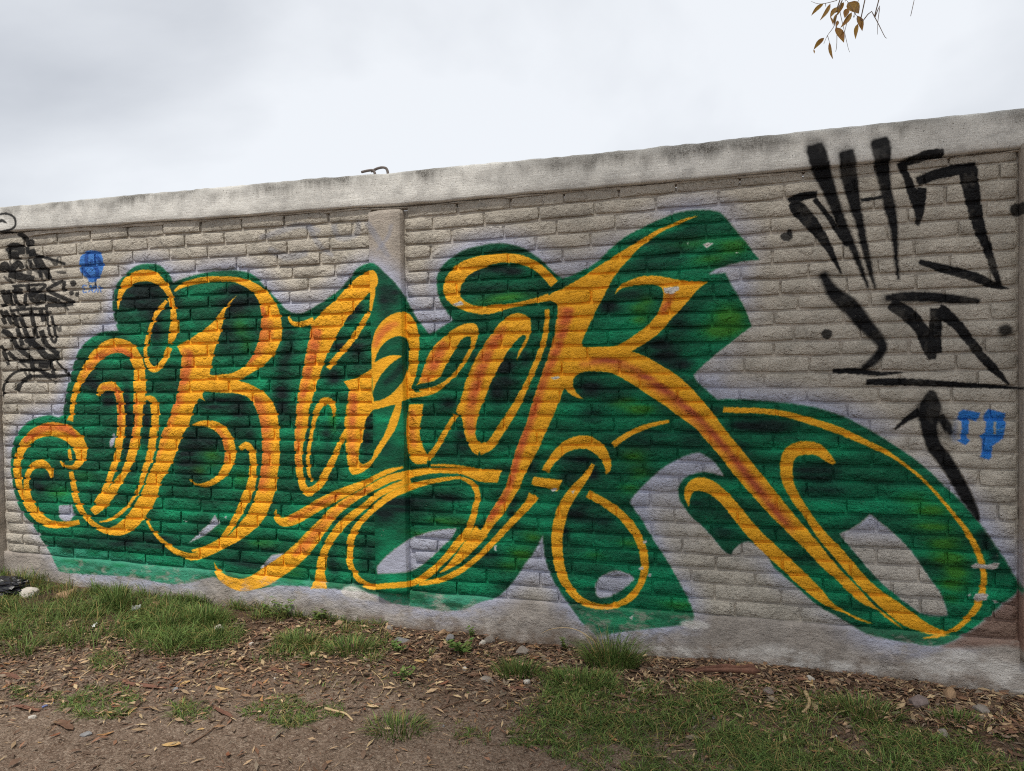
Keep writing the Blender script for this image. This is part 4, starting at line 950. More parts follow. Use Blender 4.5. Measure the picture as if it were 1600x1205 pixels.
PATCHES = [
 clumps([(-60,895),(30,900),(180,912),(330,935),(352,1000),(290,1030),(200,1018),(100,1010),(0,1040),(-80,1035)], 115, 36, .07, .15, .05, .9, dry=.14, seed=40),
 clumps([(360,925),(440,925),(520,945),(610,960),(600,990),(500,990),(400,970)], 85, 32, .05, .12, .045, .9, dry=.3, seed=41),
 clumps([(395,985),(520,985),(620,1000),(600,1035),(480,1045),(400,1025)], 85, 32, .05, .11, .045, 1.0, dry=.2, seed=42),
 clumps([(860,1075),(1000,1075),(1200,1075),(1330,1105),(1420,1140),(1640,1155),(1640,1240),(960,1240),(860,1180),(800,1130)], 85, 28, .03, .08, .045, 1.0, dry=.2, seed=43),
 clumps([(340,985),(380,960),(700,990),(860,1010),(850,1060),(600,1080),(340,1050)], 9, 16, .03, .07, .03, 1.0, dry=.4, seed=44),
 clumps([(0,1060),(240,1060),(560,1090),(800,1150),(500,1160),(100,1140)], 5, 14, .015, .04, .03, 1.2, dry=.3, seed=45),
 patch([(-60,895),(30,900),(110,905),(180,912),(260,925),(330,935),(352,1000),(290,1025),(200,1012),(100,1003),(0,1035),(-80,1030)], 5000, .03, .08, .9, dry=.16, thin=.42, seed=3),
 patch([(-60,895),(30,900),(110,905),(180,912),(330,935),(330,980),(100,968),(-60,955)], 2500, .07, .14, .8, dry=.3, thin=.45, seed=4),
 patch([(-60,935),(330,965),(350,1000),(200,1010),(0,1030),(-80,1030)], 900, .12, .20, .9, w=.003, dry=.2, thin=.3, seed=30),
 patch([(850,1085),(1015,1065),(1290,1088),(1640,1150),(1640,1240),(900,1200)], 700, .05, .10, 1.0, w=.003, dry=.35, thin=.3, seed=31),
 patch([(215,955),(290,950),(350,958),(385,972),(380,1005),(330,1022),(270,1022),(225,1000)], 11000, .06, .12, .8, dry=.06, thin=.3, seed=6),
 patch([(380,930),(440,925),(520,945),(620,960),(600,985),(500,985),(400,965)], 2600, .05, .12, .8, dry=.25, thin=.42, seed=33),
 patch([(400,985),(520,985),(620,1000),(600,1035),(480,1040),(410,1020)], 4500, .04, .09, .9, dry=.2, thin=.42, seed=34),
 patch([(95,1080),(140,1068),(205,1072),(222,1100),(190,1125),(130,1125),(95,1110)], 15000, .022, .045, .9, dry=.12, thin=.35, seed=8),
 patch([(15,1080),(60,1068),(98,1075),(95,1098),(40,1100),(15,1092)], 13000, .022, .045, .9, dry=.15, thin=.4, seed=9),
 patch([(138,1030),(165,1015),(195,1030),(188,1055),(150,1060)], 13000, .025, .05, .9, dry=.15, thin=.35, seed=10),
 patch([(268,1105),(300,1097),(332,1108),(328,1128),(290,1133),(268,1122)], 13000, .02, .05, 1.0, dry=.15, thin=.35, seed=12),
 patch([(365,1100),(410,1082),(470,1088),(540,1102),(535,1122),(490,1130),(455,1148),(410,1140),(375,1120)], 15000, .022, .045, .9, dry=.15, thin=.33, seed=14),
 patch([(845,1062),(880,1048),(930,1050),(965,1065),(955,1092),(900,1100),(850,1090)], 13000, .04, .08, .8, dry=.08, thin=.3, seed=16),
 patch([(848,1085),(900,1075),(985,1085),(1015,1062),(1100,1060),(1200,1068),(1290,1085),(1340,1105),(1420,1140),(1640,1150),(1660,1260),(960,1260),(880,1190),(785,1165),(800,1130)], 14500, .02, .055, .9, dry=.16, thin=.37, seed=18),
 patch([(700,1140),(735,1135),(770,1150),(760,1165),(715,1165)], 11000, .02, .04, .9, dry=.3, thin=.45, seed=20),
 patch([(760,1125),(800,1100),(860,1090),(860,1130),(800,1160),(765,1150)], 8000, .02, .04, .9, dry=.4, thin=.5, seed=21),
 patch([(-20,1030),(120,1000),(330,1020),(560,1035),(800,1060),(840,1090),(560,1085),(300,1060),(60,1060)], 900, .015, .04, 1.0, dry=.6, thin=.5, seed=22),
 patch([(1420,1095),(1640,1120),(1640,1160),(1500,1150)], 3000, .02, .05, .9, dry=.5, thin=.5, seed=24),
]
tag(grass_object('grass', PATCHES, M_GRASS), 'patchy short green grass growing over the dirt', 'grass', kind='stuff')

def tuft(px, py, rx, n, h0, h1, lean, label, w=0.004, dry=0.1, name='grass_tuft'):
    x, y, z = gpt(px, py); k = np.sqrt(rng.uniform(0, 1, n)); a = rng.uniform(0, 6.283, n)
    bx = x+np.cos(a)*k*rx; by = np.minimum(y+np.sin(a)*k*rx*0.6, -0.03)
    base = np.stack([bx, by, gz(bx, by)-0.003], 1)
    h = rng.uniform(h0, h1, n)*(1.05-0.35*k)
    spec = (base, h, a+rng.uniform(-0.7, 0.7, n), (0.15+0.85*k)*lean*rng.uniform(0.6, 1.3, n), rng.uniform(0.7, 1.2, n)*w, dry)
    o = grass_object(name, [spec], M_GRASS, None, (x, y, z))
    return tag(o, label, 'grass', 'grass tufts along the wall')
tuft(183, 950, .10, 260, .12, .24, .55, 'tall spiky grass tuft standing against the teal paint at the left')
tuft(318, 975, .14, 420, .08, .17, .8, 'broad grass tuft below the large yellow B')
tuft(262, 985, .13, 320, .07, .15, .8, 'grass tuft just right of the white paper scrap')
tuft(470, 1010, .13, 330, .06, .13, .8, 'grass tuft left of the wide dark one below the white plaster patch', dry=.25)
tuft(550, 1018, .15, 420, .06, .13, .95, 'wide dark grass tuft with long drooping blades below the white plaster patch')
tuft(622, 1142, .14, 240, .05, .10, 1.2, 'low sprawling grass tuft on the bare dirt at bottom centre', dry=.15)
tuft(808, 1055, .11, 330, .07, .13, .8, 'rounded dark grass tuft beside the pale stone near the wall')
tuft(957, 1042, .13, 520, .13, .25, .85, 'largest dark grass tuft, right under the green letter tail')
tuft(905, 1068, .16, 420, .05, .11, .8, 'leafy grass clump in front of the largest tuft')
tuft(1345, 1118, .15, 300, .06, .13, 1.0, 'spreading grass tuft near the grey stones at the right')
tuft(1495, 1128, .08, 140, .04, .08, .8, 'small grass tuft among leaf litter at the far right')
tuft(30, 915, .16, 240, .10, .22, .6, 'straggly dry grass behind the black plastic bag', dry=.6, w=.003)
tuft(110, 935, .10, 90, .10, .22, .7, 'thin dry grass stems against the wall at left', dry=.7, w=.0028)

# broad-leaved weeds
M_WEED = grass_mat('weed_leaf', (66, 104, 46), (104, 138, 74))
def weed(px, py, rx, n, h, label, lw=0.018):
    x, y, z = gpt(px, py); y = min(y, -0.06); V, F, T = [], [], []
    root = tag(empty('weed', (x, y, z)), label, 'plant', 'weeds at the foot of the wall')
    sv, sf = [], []
    for s in range(max(5, n//7)):
        a = random.uniform(0, 6.283); k = random.uniform(0.2, 1)*rx; hh = h*random.uniform(0.5, 1.1)
        ty = min(math.sin(a)*k*0.7, -0.03-y)
        pts = [(0, 0, -0.01), (math.cos(a)*k*0.4, ty*0.4, hh*0.6), (math.cos(a)*k, ty, hh)]
        v, f = tube(pts, [0.0016, 0.0013, 0.0007], 4, 3); o = len(sv); sv += v; sf += [tuple(o+i for i in q) for q in f]
        for q in range(7):
            t = random.uniform(0.25, 1.0); b = Vector(pts[0]).lerp(Vector(pts[2]), t); b.z = hh*(t**0.8)
            az = random.uniform(0, 6.283); L = lw*random.uniform(1.0, 1.9); wd = L*random.uniform(0.3, 0.45)
            d = Vector((math.cos(az), math.sin(az), random.uniform(-0.2, 0.7))).normalized(); sd = d.cross(Vector((0, 0, 1))).normalized()
            if y+b.y+d.y*L > -0.03: continue
            o = len(V); V += [b, b+d*L*0.45+sd*wd, b+d*L*0.5+Vector((0, 0, -0.002)), b+d*L*0.45-sd*wd, b+d*L]
            F += [(o, o+1, o+2), (o, o+2, o+3), (o+1, o+4, o+2), (o+2, o+4, o+3)]
            tt = (random.random(), random.uniform(0, 0.25), 0, 1); T += [tt]*5
    me = mesh('leaves', V, F); at = me.color_attributes.new('tint', 'FLOAT_COLOR', 'POINT'); at.data.foreach_set('color', np.array(T, np.float32).ravel())
    link('leaves', me, M_WEED, root); st = mesh('stems', sv, sf)
    at = st.color_attributes.new('tint', 'FLOAT_COLOR', 'POINT'); at.data.foreach_set('color', np.tile(np.array([.5, .4, 0, 1], np.float32), len(sv)))
    link('stems', st, M_WEED, root)
weed(455, 962, .16, 90, .12, 'leafy green weed climbing the footing under the yellow stroke')
weed(500, 968, .10, 50, .08, 'leafy weed beside the white plaster patch on the footing')
weed(722, 1022, .11, 80, .07, 'low broad-leaved weed left of the rounded dark tuft', .022)
weed(622, 1020, .06, 34, .05, 'small pale weed beside the flat grey stone chip', .018)
weed(632, 1062, .07, 30, .05, 'sparse weed on bare dirt below the flat grey stone chip', .018)
weed(205, 985, .07, 36, .07, 'pale grey-green weed left of the broad tuft', .022)
weed(755, 980, .03, 14, .06, 'tiny weed sprouting at the foot of the footing', .012)
weed(898, 992, .03, 14, .07, 'tiny weed sprouting left of the largest tuft', .012)

# ------------------------------------------------------------------ stones, bark, sticks, leaves, litter
def rock_mesh(seed, sx, sy, sz, rough_=0.25, sub=2):
    bm = bmesh.new(); bmesh.ops.create_icosphere(bm, subdivisions=sub, radius=0.5)
    r = random.Random(seed); cuts = [Vector((r.uniform(-1, 1), r.uniform(-1, 1), r.uniform(-0.3, 1))).normalized() for _ in range(7)]
    for v in bm.verts:
        for c in cuts:
            d = v.co.dot(c)-0.29-0.05*math.sin(seed+c.x*9)
            if d > 0: v.co -= c*d*0.9
        v.co *= 1+rough_*0.3*(r.random()-0.5)
        v.co = Vector((v.co.x*sx, v.co.y*sy, v.co.z*sz))
    me = bpy.data.meshes.new('stone'); bm.to_mesh(me); bm.free()
    return me
STONE_M = {k: plain_mat('stone_'+k, a, b_, 25, 0.9, 0.004, 70) for k, (a, b_) in {'grey': ((122, 114, 106), (148, 140, 132)), 'purple': ((116, 102, 98), (138, 124, 120)), 'tan': ((168, 138, 108), (144, 118, 94)), 'pale': ((196, 190, 180), (168, 160, 150)), 'blue': ((118, 117, 118), (140, 139, 139))}.items()}
def stone(px, py, wpx, hpx, kind, label, group=None):
    x, y, z = gpt(px, py+hpx*0.35); d = math.hypot(x, y+DIST); s = d*1.02/FPX
    w, h = wpx*s, max(hpx*s*0.9, 0.012)
    y = min(y, -0.03-w*0.4)
    o = link('stone', rock_mesh(int(px*7+py), w*1.15, w*0.85, h*1.2), STONE_M[kind]); o.location = (x, y, float(gz(x, y))+h*0.28); o.rotation_euler = (random.uniform(-.15, .15), random.uniform(-.15, .15), random.uniform(0, 6.28))
    return tag(o, label, 'stone', group or 'loose stones below the wall')
stone(1433, 1093, 30, 20, 'purple', 'largest purple-grey stone lying below the wall at right')
stone(1482, 1082, 25, 19, 'tan', 'rounded tan stone beside the purple-grey one')
stone(1535, 1108, 22, 14, 'grey', 'smooth grey stone at the far right of the litter')
stone(1473, 1146, 17, 11, 'grey', 'small grey stone half hidden in grass at right')
stone(1304, 1064, 15, 10, 'tan', 'small tan stone close to the whitewashed footing')
stone(1266, 1060, 12, 11, 'pale', 'small white stone below the whitewashed footing')
stone(1200, 1079, 20, 10, 'purple', 'dark low stone beside the bark tube')
stone(817, 1014, 27, 15, 'grey', 'pale grey stone behind the rounded dark tuft')
stone(770, 993, 24, 14, 'grey', 'rounded grey stone touching the footing at centre')
stone(754, 1003, 13, 10, 'pale', 'small pale stone left of the rounded grey one')
stone(702, 997, 18, 13, 'blue', 'dark bluish stone behind the low broad-leaved weed')
stone(694, 985, 18, 11, 'tan', 'tan stone against the footing at centre')
stone(627, 1000, 26, 14, 'blue', 'flat angular grey stone chip near the wall')
stone(823, 1064, 12, 9, 'pale', 'small white stone in front of the rounded dark tuft')
stone(761, 1061, 28, 8, 'grey', 'flat grey slab of stone lying on the dirt')
stone(534, 971, 19, 12, 'tan', 'tan stone below the white plaster patch')
stone(610, 980, 16, 8, 'grey', 'low stone at the footing left of centre')
stone(726, 1044, 10, 7, 'pale', 'small white pebble below the low weed')
stone(343, 980, 17, 12, 'pale', 'whitish stone at the right edge of the broad tuft')
stone(393, 1006, 11, 8, 'pale', 'small pale stone right of the broad tuft')
stone(48, 920, 26, 15, 'pale', 'pale stone behind grass beside the black plastic bag')
stone(104, 922, 24, 14, 'tan', 'beige stone against the wall at left')
stone(243, 940, 20, 11, 'tan', 'tan stone between two grass tufts at the left')
stone(275, 1077, 12, 7, 'blue', 'small blue-grey stone on the dirt left of the yellow leaf')
stone(135, 1145, 17, 7, 'blue', 'flat bluish stone on the dirt path at lower left')
stone(50, 1121, 11, 8, 'pale', 'small pale stone on the dirt path at far left')
for i in range(40):
    px, py = random.uniform(20, 1580), 0
    lo = 1000+max(0, px-500)*0.07
    py = random.uniform(lo+20, min(1195, lo+130))
    stone(px, py, random.uniform(2.5, 5), random.uniform(2.5, 4), random.choice(['grey', 'tan', 'pale', 'blue', 'purple']), 'little pebble scattered on the bare dirt', 'pebbles on the dirt')

def leaf_mesh(seed, L=0.085, W=0.02, seg=7):
    r = random.Random(seed); V, F = [], []
    bend = r.uniform(-0.35, 0.35); curl = r.uniform(0.1, 0.45); fold = r.uniform(0.1, 0.5)
    for i in range(seg+1):
        t = i/seg; x = L*(t-0.5); cy = bend*L*(t-0.5)**2*2.0; w = W/2*(math.sin(math.pi*min(t**0.8, 1))**0.9+0.03)
        zz = curl*L*((t-0.5)**2)*1.1
        V += [(x, cy-w, zz+fold*w), (x, cy, zz), (x, cy+w, zz+fold*w*r.uniform(0.6, 1.3))]
    for i in range(seg):
        a = i*3
        F += [(a, a+3, a+4, a+1), (a+1, a+4, a+5, a+2)]
    return mesh('fallen_leaf', V, F, True)
LEAF_M = [plain_mat('dry_leaf_%s' % n, a, b_, 40, 0.7) for n, a, b_ in (('tan', (176, 136, 92), (146, 104, 70)), ('straw', (190, 160, 110), (166, 130, 84)), ('russet', (136, 90, 66), (108, 70, 52)), ('grey', (140, 122, 106), (112, 96, 82)))]
LEAVES = []
for i in range(12):
    me = leaf_mesh(300+i, random.uniform(.06, .095), random.uniform(.013, .024)); me.materials.append(LEAF_M[(0, 0, 1, 1, 2, 2, 2, 3, 0, 1, 3, 2)[i]]); LEAVES.append(me)
def put_leaf(px, py, me, rz, s=1.0, label=None, group='dry leaves on the dirt'):
    x, y, z = gpt(px, py); y = min(y, -0.05)
    o = link('fallen_leaf', me); o.location = (x, y, float(gz(x, y))+0.008); o.scale = (s, s, s)
    o.rotation_euler = (random.uniform(-.35, .35), random.uniform(-.2, .2), rz)
    return tag(o, label or 'dry tan or russet eucalyptus leaf lying on the dirt', 'leaf', group)
put_leaf(345, 1080, LEAVES[2], 0.1, 1.25, 'broad yellow dry leaf lying alone on the dirt at lower left')
put_leaf(165, 1150, LEAVES[0], 1.1, 1.15, 'pale curled leaf standing out on the path, lower left')
put_leaf(272, 1166, LEAVES[3], 0.15, 1.2, 'long flat yellow leaf on the path left of the dark twig')
put_leaf(958, 1158, LEAVES[1], 2.3, 1.0, 'tan leaf lying on the lawn at bottom centre')
put_leaf(1276, 1178, LEAVES[8], 0.3, 1.0, 'brown leaf lying on the lawn at lower right')
put_leaf(1158, 1041, LEAVES[9], 0.35, 1.0, 'yellow leaf leaning by the bark tube under the footing')
n = 0
while n < 150:
    px = random.uniform(-10, 1610); lo = 960+max(0, px-450)*0.105
    if px < 450: lo = 1020
    py = lo+abs(random.gauss(0.0, 0.42))*150+12
    if py > 1203 or (px > 850 and py > lo+52 and random.random() < 0.75) or (px < 480 and py > 1145 and random.random() < 0.7): continue
    put_leaf(px, py, random.choice(LEAVES), random.uniform(0, 6.28), random.uniform(0.4, 0.9)); n += 1

# crumbs of leaf, straw and bark too many to count
def litter():
    r = rng; n = 46000
    px = r.uniform(-30, 1630, n); lo = np.where(px < 450, 975, 945+np.maximum(0, px-450)*0.112)
    py = lo+np.abs(r.normal(0, 0.5, n))*125; q = r.uniform(0, 1, n)
    free = r.uniform(0, 1, n) < 0.05; py = np.where(free, r.uniform(1040, 1210, n), py); q = np.where(free, 1.0, q)
    ok = (py < 1215) & ~((px < 700) & (py > 1130) & (q < 0.8)) & ~((px > 900) & (py > lo+70) & (q < 0.6))
    px, py = px[ok], py[ok]
    v = ((px-800)/FPX)[:, None]*AX_R+((py-602.5)/FPX)[:, None]*AX_D+AX_F
    t = -EYE/v[:, 2]; x, y = v[:, 0]*t, -DIST+v[:, 1]*t
    ok = y < -0.03; x, y = x[ok][:22000], y[ok][:22000]; n = len(x)
    L = r.uniform(0.012, 0.065, n)*r.uniform(0.6, 1.0, n)+0.006; w = L*r.choice([0.06, 0.08, 0.12, 0.2, 0.28, 0.34], n); a = r.uniform(0, 6.283, n)
    d = np.stack([np.cos(a), np.sin(a), r.uniform(-0.25, 0.35, n)], 1)*L[:, None]/2
    s = np.stack([-np.sin(a), np.cos(a), r.uniform(-0.5, 0.5, n)], 1)*w[:, None]/2
    c = np.stack([x, y, gz(x, y)+r.uniform(0.003, 0.014, n)], 1); up = np.zeros((n, 3)); up[:, 2] = w*0.2
    V = np.stack([c-d, c+s+up, c-s+up*0.5, c+d], 1).reshape(-1, 3)
    F = [f for i in range(0, 4*n, 4) for f in ((i, i+2, i+1), (i+1, i+2, i+3))]
    cols = np.array([(0.36, 0.25, 0.15), (0.27, 0.16, 0.09), (0.10, 0.065, 0.045), (0.15, 0.09, 0.06), (0.19, 0.15, 0.11), (0.20, 0.105, 0.065), (0.42, 0.31, 0.18), (0.13, 0.08, 0.055), (0.2, 0.13, 0.09)])
    T = cols[r.integers(0, len(cols), n)]*r.uniform(0.7, 1.35, n)[:, None]
    T = np.repeat(np.concatenate([T, np.ones((n, 1))], 1), 4, 0)
    me = mesh('leaf_litter', V, F); at = me.color_attributes.new('tint', 'FLOAT_COLOR', 'POINT'); at.data.foreach_set('color', T.astype(np.float32).ravel())
    return me
M_LITTER, t_, b_ = new_mat('leaf_crumbs'); g_ = N(t_)
g_.put(b_.inputs['Base Color'], g_.node('ShaderNodeAttribute', attribute_name='tint').outputs['Color']); b_.inputs['Roughness'].default_value = 0.85
tag(link('leaf_litter', litter(), M_LITTER), 'loose brown crumbs of leaf, straw and bark along the wall', 'litter', kind='stuff')

M_BARK = plain_mat('red_bark', (128, 92, 76), (102, 72, 60), 18, 0.85, 0.002, 90); M_BARK2 = plain_mat('brown_bark', (120, 92, 74), (96, 72, 58), 22, 0.85, 0.002, 90)
M_STICK = plain_mat('pale_stick', (200, 178, 140), (176, 150, 112), 30, 0.8, 0.001, 120); M_TWIG = plain_mat('dark_twig', (96, 74, 60), (120, 96, 78), 40, 0.85)
def stick(pxs, r0, r1, mat, label, name='stick', lift=0.006, cat='stick'):
    pts = []
    for px, py in pxs:
        x, y, z = gpt(px, py); y = min(y, -0.035); pts.append((x, y, float(gz(x, y))+lift))
    o0 = pts[0]; pts = [tuple(np.array(p)-np.array(o0)) for p in pts]
    v, f = tube(pts, list(np.linspace(r0, r1, len(pts))), 6, 4)
    o = link(name, mesh(name, v, f, True), mat); o.location = o0
    return tag(o, label, cat)
stick([(98,999),(125,1000),(145,1003),(165,1001)], .006, .003, M_STICK, 'pale dry stick lying in front of the grass at left')
stick([(300,1027),(335,1023),(366,1019)], .0025, .002, M_STICK, 'thin straw-coloured stem on the dirt right of the broad tuft')
stick([(235,1032),(265,1031),(290,1022),(313,1011)], .005, .002, M_BARK2, 'bent brown twig below the broad grass tuft')
stick([(299,1163),(322,1150),(352,1124)], .004, .002, M_TWIG, 'dark straight twig on the trodden path')
stick([(508,1109),(525,1113),(540,1117),(551,1128)], .007, .004, M_STICK, 'forked greyish stick on the dirt right of a grass patch')
stick([(576,1046),(592,1060),(600,1075),(592,1090),(583,1093)], .0022, .0015, M_STICK, 'thin curved straw lying on the bare dirt')
stick([(555,1050),(580,1042),(600,1030)], .004, .002, M_TWIG, 'short dark twig below the wide dark tuft')
stick([(1258,1086),(1262,1093),(1265,1104),(1260,1112),(1254,1117)], .011, .005, M_STICK, 'thick pale twisted root standing out of the grass at right', 'root', 0.012)
stick([(1196,1080),(1212,1082),(1226,1078)], .009, .008, M_BARK2, 'stubby brown stick in the litter at right')
stick([(1200,1137),(1230,1145),(1268,1154)], .005, .003, M_BARK2, 'long brown stick lying across the lawn')
stick([(1143,1135),(1147,1150),(1136,1165),(1105,1172),(1050,1177)], .003, .002, M_STICK, 'curved thin twig on the lawn at bottom right')
stick([(735,1058),(755,1054),(770,1050)], .008, .006, M_BARK2, 'brown stick beside the flat stone slab')
stick([(690,1110),(720,1098),(770,1093)], .003, .002, M_TWIG, 'thin twig in the dry straw at bottom centre')
stick([(1420,1063),(1435,1056),(1444,1052)], .002, .0015, M_TWIG, 'fine dark twig leaning to the footing at right', lift=.01)
# dry stalk arching from the largest tuft along the footing
pts = [(on_wall(px, py, -0.06)[0], -0.06, on_wall(px, py, -0.06)[1]) for px, py in ((938, 1010), (922, 997), (905, 986), (885, 981), (862, 983), (845, 990))]
v_, f_ = tube([tuple(np.array(p)-np.array(pts[0])) for p in pts], [.003, .0028, .0025, .002, .0018, .001], 6, 4)
o = link('dry_stalk', mesh('dry_stalk', v_, f_, True), M_STICK); o.location = pts[0]
tag(o, 'pale dry stalk arching out of the largest tuft along the footing', 'stalk')

def bark(px0, py0, px1, py1, wid, curl, mat, label):
    """curled strip of shed bark"""
    a = np.array(gpt(px0, py0)); b = np.array(gpt(px1, py1)); a[1] = min(a[1], -0.06); b[1] = min(b[1], -0.06)
    d = b-a; L = np.linalg.norm(d[:2]); s = np.array([-d[1], d[0], 0])/L; V, F = [], []
    nl, nc = 10, 7; r = random.Random(int(px0*3+py0))
    for i in range(nl+1):
        t = i/nl; wd = wid*((0.3+0.8*t) if curl > 3 else 0.55+0.55*math.sin(math.pi*(0.12+0.8*t)))*(1+0.15*r.uniform(-1, 1))
        for k in range(nc+1):
            q = k/nc-0.5; th = q*curl; R_ = wd/max(curl, 0.3)
            jag = r.uniform(-0.08, 0.08)*L if i in (0, nl) else 0
            p = a+d*(t+jag/L)+s*(R_*math.sin(th)); z0 = float(gz(p[0], p[1]))
            V.append((p[0], p[1], z0+0.004+R_*(1-math.cos(th))+0.008*t*(1-t)))
    n_ = nc+1
    F = [(i*n_+k, i*n_+k+1, (i+1)*n_+k+1, (i+1)*n_+k) for i in range(nl) for k in range(nc)]
    o0 = a; V = [tuple(np.array(v)-o0) for v in V]
    me = mesh('bark_strip', V, F, True); o = link('bark_strip', me, mat); o.location = tuple(o0)
    md = o.modifiers.new('thickness', 'SOLIDIFY'); md.thickness = 0.003
    return tag(o, label, 'bark')
bark(1062, 1050, 1184, 1056, .10, 4.2, M_BARK, 'large curled tube of reddish bark lying by the footing')
bark(196, 1070, 256, 1076, .03, 1.2, M_BARK, 'reddish bark strip on the dirt at lower left')
bark(784, 1076, 828, 1080, .028, 1.0, M_BARK, 'short reddish bark piece in front of the rounded tuft')
bark(88, 1128, 112, 1142, .032, 0.9, M_BARK2, 'grey-brown bark chip on the path at left')
bark(1298, 1150, 1336, 1186, .022, 1.4, M_BARK2, 'narrow brown bark strip on the lawn at right')
bark(0, 1052, 30, 1064, .03, 1.2, M_BARK, 'bark flake at the left edge of the photo')
bark(20, 1104, 62, 1112, .024, 1.1, M_BARK, 'reddish bark strips by the small grass patch at far left')
bark(335, 1107, 362, 1122, .02, 1.0, M_BARK, 'small bark strip between two low grass patches')
bark(1490, 1082, 1506, 1102, .035, 2.2, M_BARK2, 'dark curled bark beside the rounded tan stone')
bark(262, 1010, 285, 1008, .022, 1.2, M_BARK, 'bark flake hidden below the grass tufts')
bark(420, 1045, 450, 1058, .026, 1.0, M_BARK, 'russet bark flake left of the bare dirt centre')
bark(1395, 1075, 1425, 1085, .03, 1.8, M_BARK2, 'brown curled bark left of the largest stone')
bark(1545, 1150, 1600, 1135, .03, 1.6, M_BARK2, 'long bark strip at the far right edge')

# paper scraps and a black bag
M_PAPER = plain_mat('white_paper', (226, 226, 224), (206, 208, 210), 40, 0.8)
def scrap(px, py, s, label):
    x, y, z = gpt(px, py); r = random.Random(int(px)); V, F = [], []
    for j in range(4):
        for i in range(5):
            V.append((s*(i/4-.5)+r.uniform(-.1, .1)*s, s*.7*(j/3-.5)+r.uniform(-.1, .1)*s, 0.02+r.uniform(0, .5)*s))
    F = [(j*5+i, j*5+i+1, (j+1)*5+i+1, (j+1)*5+i) for j in range(3) for i in range(4)]
    o = link('paper_scrap', mesh('paper_scrap', V, F), M_PAPER); o.location = (x, y, z); o.rotation_euler = (0.5, 0, r.uniform(-1, 1))
    tag(o, label, 'litter')
scrap(153, 984, .045, 'crumpled white paper scrap in the grass at left')
scrap(213, 953, .05, 'white wrapper scrap behind the grass near the wall')
M_PEN = plain_mat('blue_plastic', (58, 78, 150), (150, 156, 180), 30, 0.4)
stick([(66,1107),(75,1103),(84,1100)], .005, .004, M_PEN, 'small blue and white plastic stub on the dirt at far left', 'plastic_stub', cat='litter')

def bag():
    bm = bmesh.new(); bmesh.ops.create_icosphere(bm, subdivisions=4, radius=1.0)
    for v in bm.verts:
        c = v.co.copy()
        k = 1+0.55*(float(vnoise(c.x*2.2+5, c.y*2.2+c.z*3, 91))-0.5)+0.35*abs(float(vnoise(c.x*6+9, c.y*5+c.z*7, 92))-0.5)*2-0.1
        v.co = Vector((c.x*0.17*k, c.y*0.10*k, max(c.z*0.055*k, -0.03)))
    me = bpy.data.meshes.new('plastic_bag'); bm.to_mesh(me); bm.free(); return me
M_BAG = plain_mat('black_plastic', (22, 22, 26), (34, 34, 40), 12, 0.35, 0.004, 40, spec=0.5)
x, y, z = gpt(2, 922)
o = link('plastic_bag', bag(), M_BAG); o.location = (x, min(y, -0.16), z+0.05); tag(o, 'crumpled black plastic bag at the foot of the wall, far left', 'bag')

# ------------------------------------------------------------------ eucalyptus whose branch hangs into the sky
M_TRUNK = plain_mat('eucalyptus_bark', (150, 132, 114), (112, 92, 76), 5, 0.85, 0.01, 16)
M_TLEAF = plain_mat('eucalyptus_leaf', (108, 112, 62), (84, 96, 52), 12, 0.55); M_OLDLEAF = plain_mat('ageing_leaf', (156, 124, 46), (134, 86, 46), 30, 0.55)
TB = (4.9, -3.0, 0.0)
tree = tag(empty('eucalyptus_tree', TB), 'eucalyptus with thin twigs of brown leaves hanging into the upper right sky', 'tree')
def tpart(name, v, f, mat, smooth=True):
    return link(name, mesh(name, [tuple(np.array(q)-np.array(TB)) for q in v], f, smooth), mat, tree)
tpart('trunk', *tube([(4.9, -3.0, -0.15), (4.85, -2.95, 0.6), (4.7, -3.0, 2.0), (4.45, -2.9, 3.6), (4.3, -2.8, 5.2), (4.1, -2.7, 7.2)], [.26, .21, .18, .16, .12, .05], 12, 5), M_TRUNK)
LIMBS = [[(4.5, -2.9, 3.4), (3.4, -2.6, 4.6), (2.2, -2.2, 5.2), (0.8, -2.2, 5.6), (-0.6, -2.4, 5.7), (-1.7, -2.5, 5.8)], [(4.4, -2.9, 4.0), (3.3, -3.4, 5.2), (1.9, -4.0, 5.9), (0.4, -4.3, 6.1), (-1.3, -4.3, 6.2)], [(4.45, -2.9, 3.8), (3.2, -4.0, 4.9), (1.8, -4.9, 5.5), (0.2, -5.0, 5.8), (-1.0, -4.8, 5.8)],
         [(4.35, -2.85, 4.6), (3.4, -1.9, 5.4), (2.3, -1.2, 5.7), (1.5, -0.6, 5.4), (1.05, -0.35, 4.9)], [(4.3, -2.8, 5.2), (3.2, -2.9, 6.5), (1.6, -3.0, 7.0), (0.2, -3.2, 7.1), (-1.4, -3.2, 7.0)], [(4.3, -2.8, 5.0), (5.4, -3.2, 6.2), (6.2, -3.6, 6.8)]]
for L_ in LIMBS: tpart('limb', *tube(L_, list(np.linspace(.085, .018, len(L_))), 8, 5), M_TRUNK)
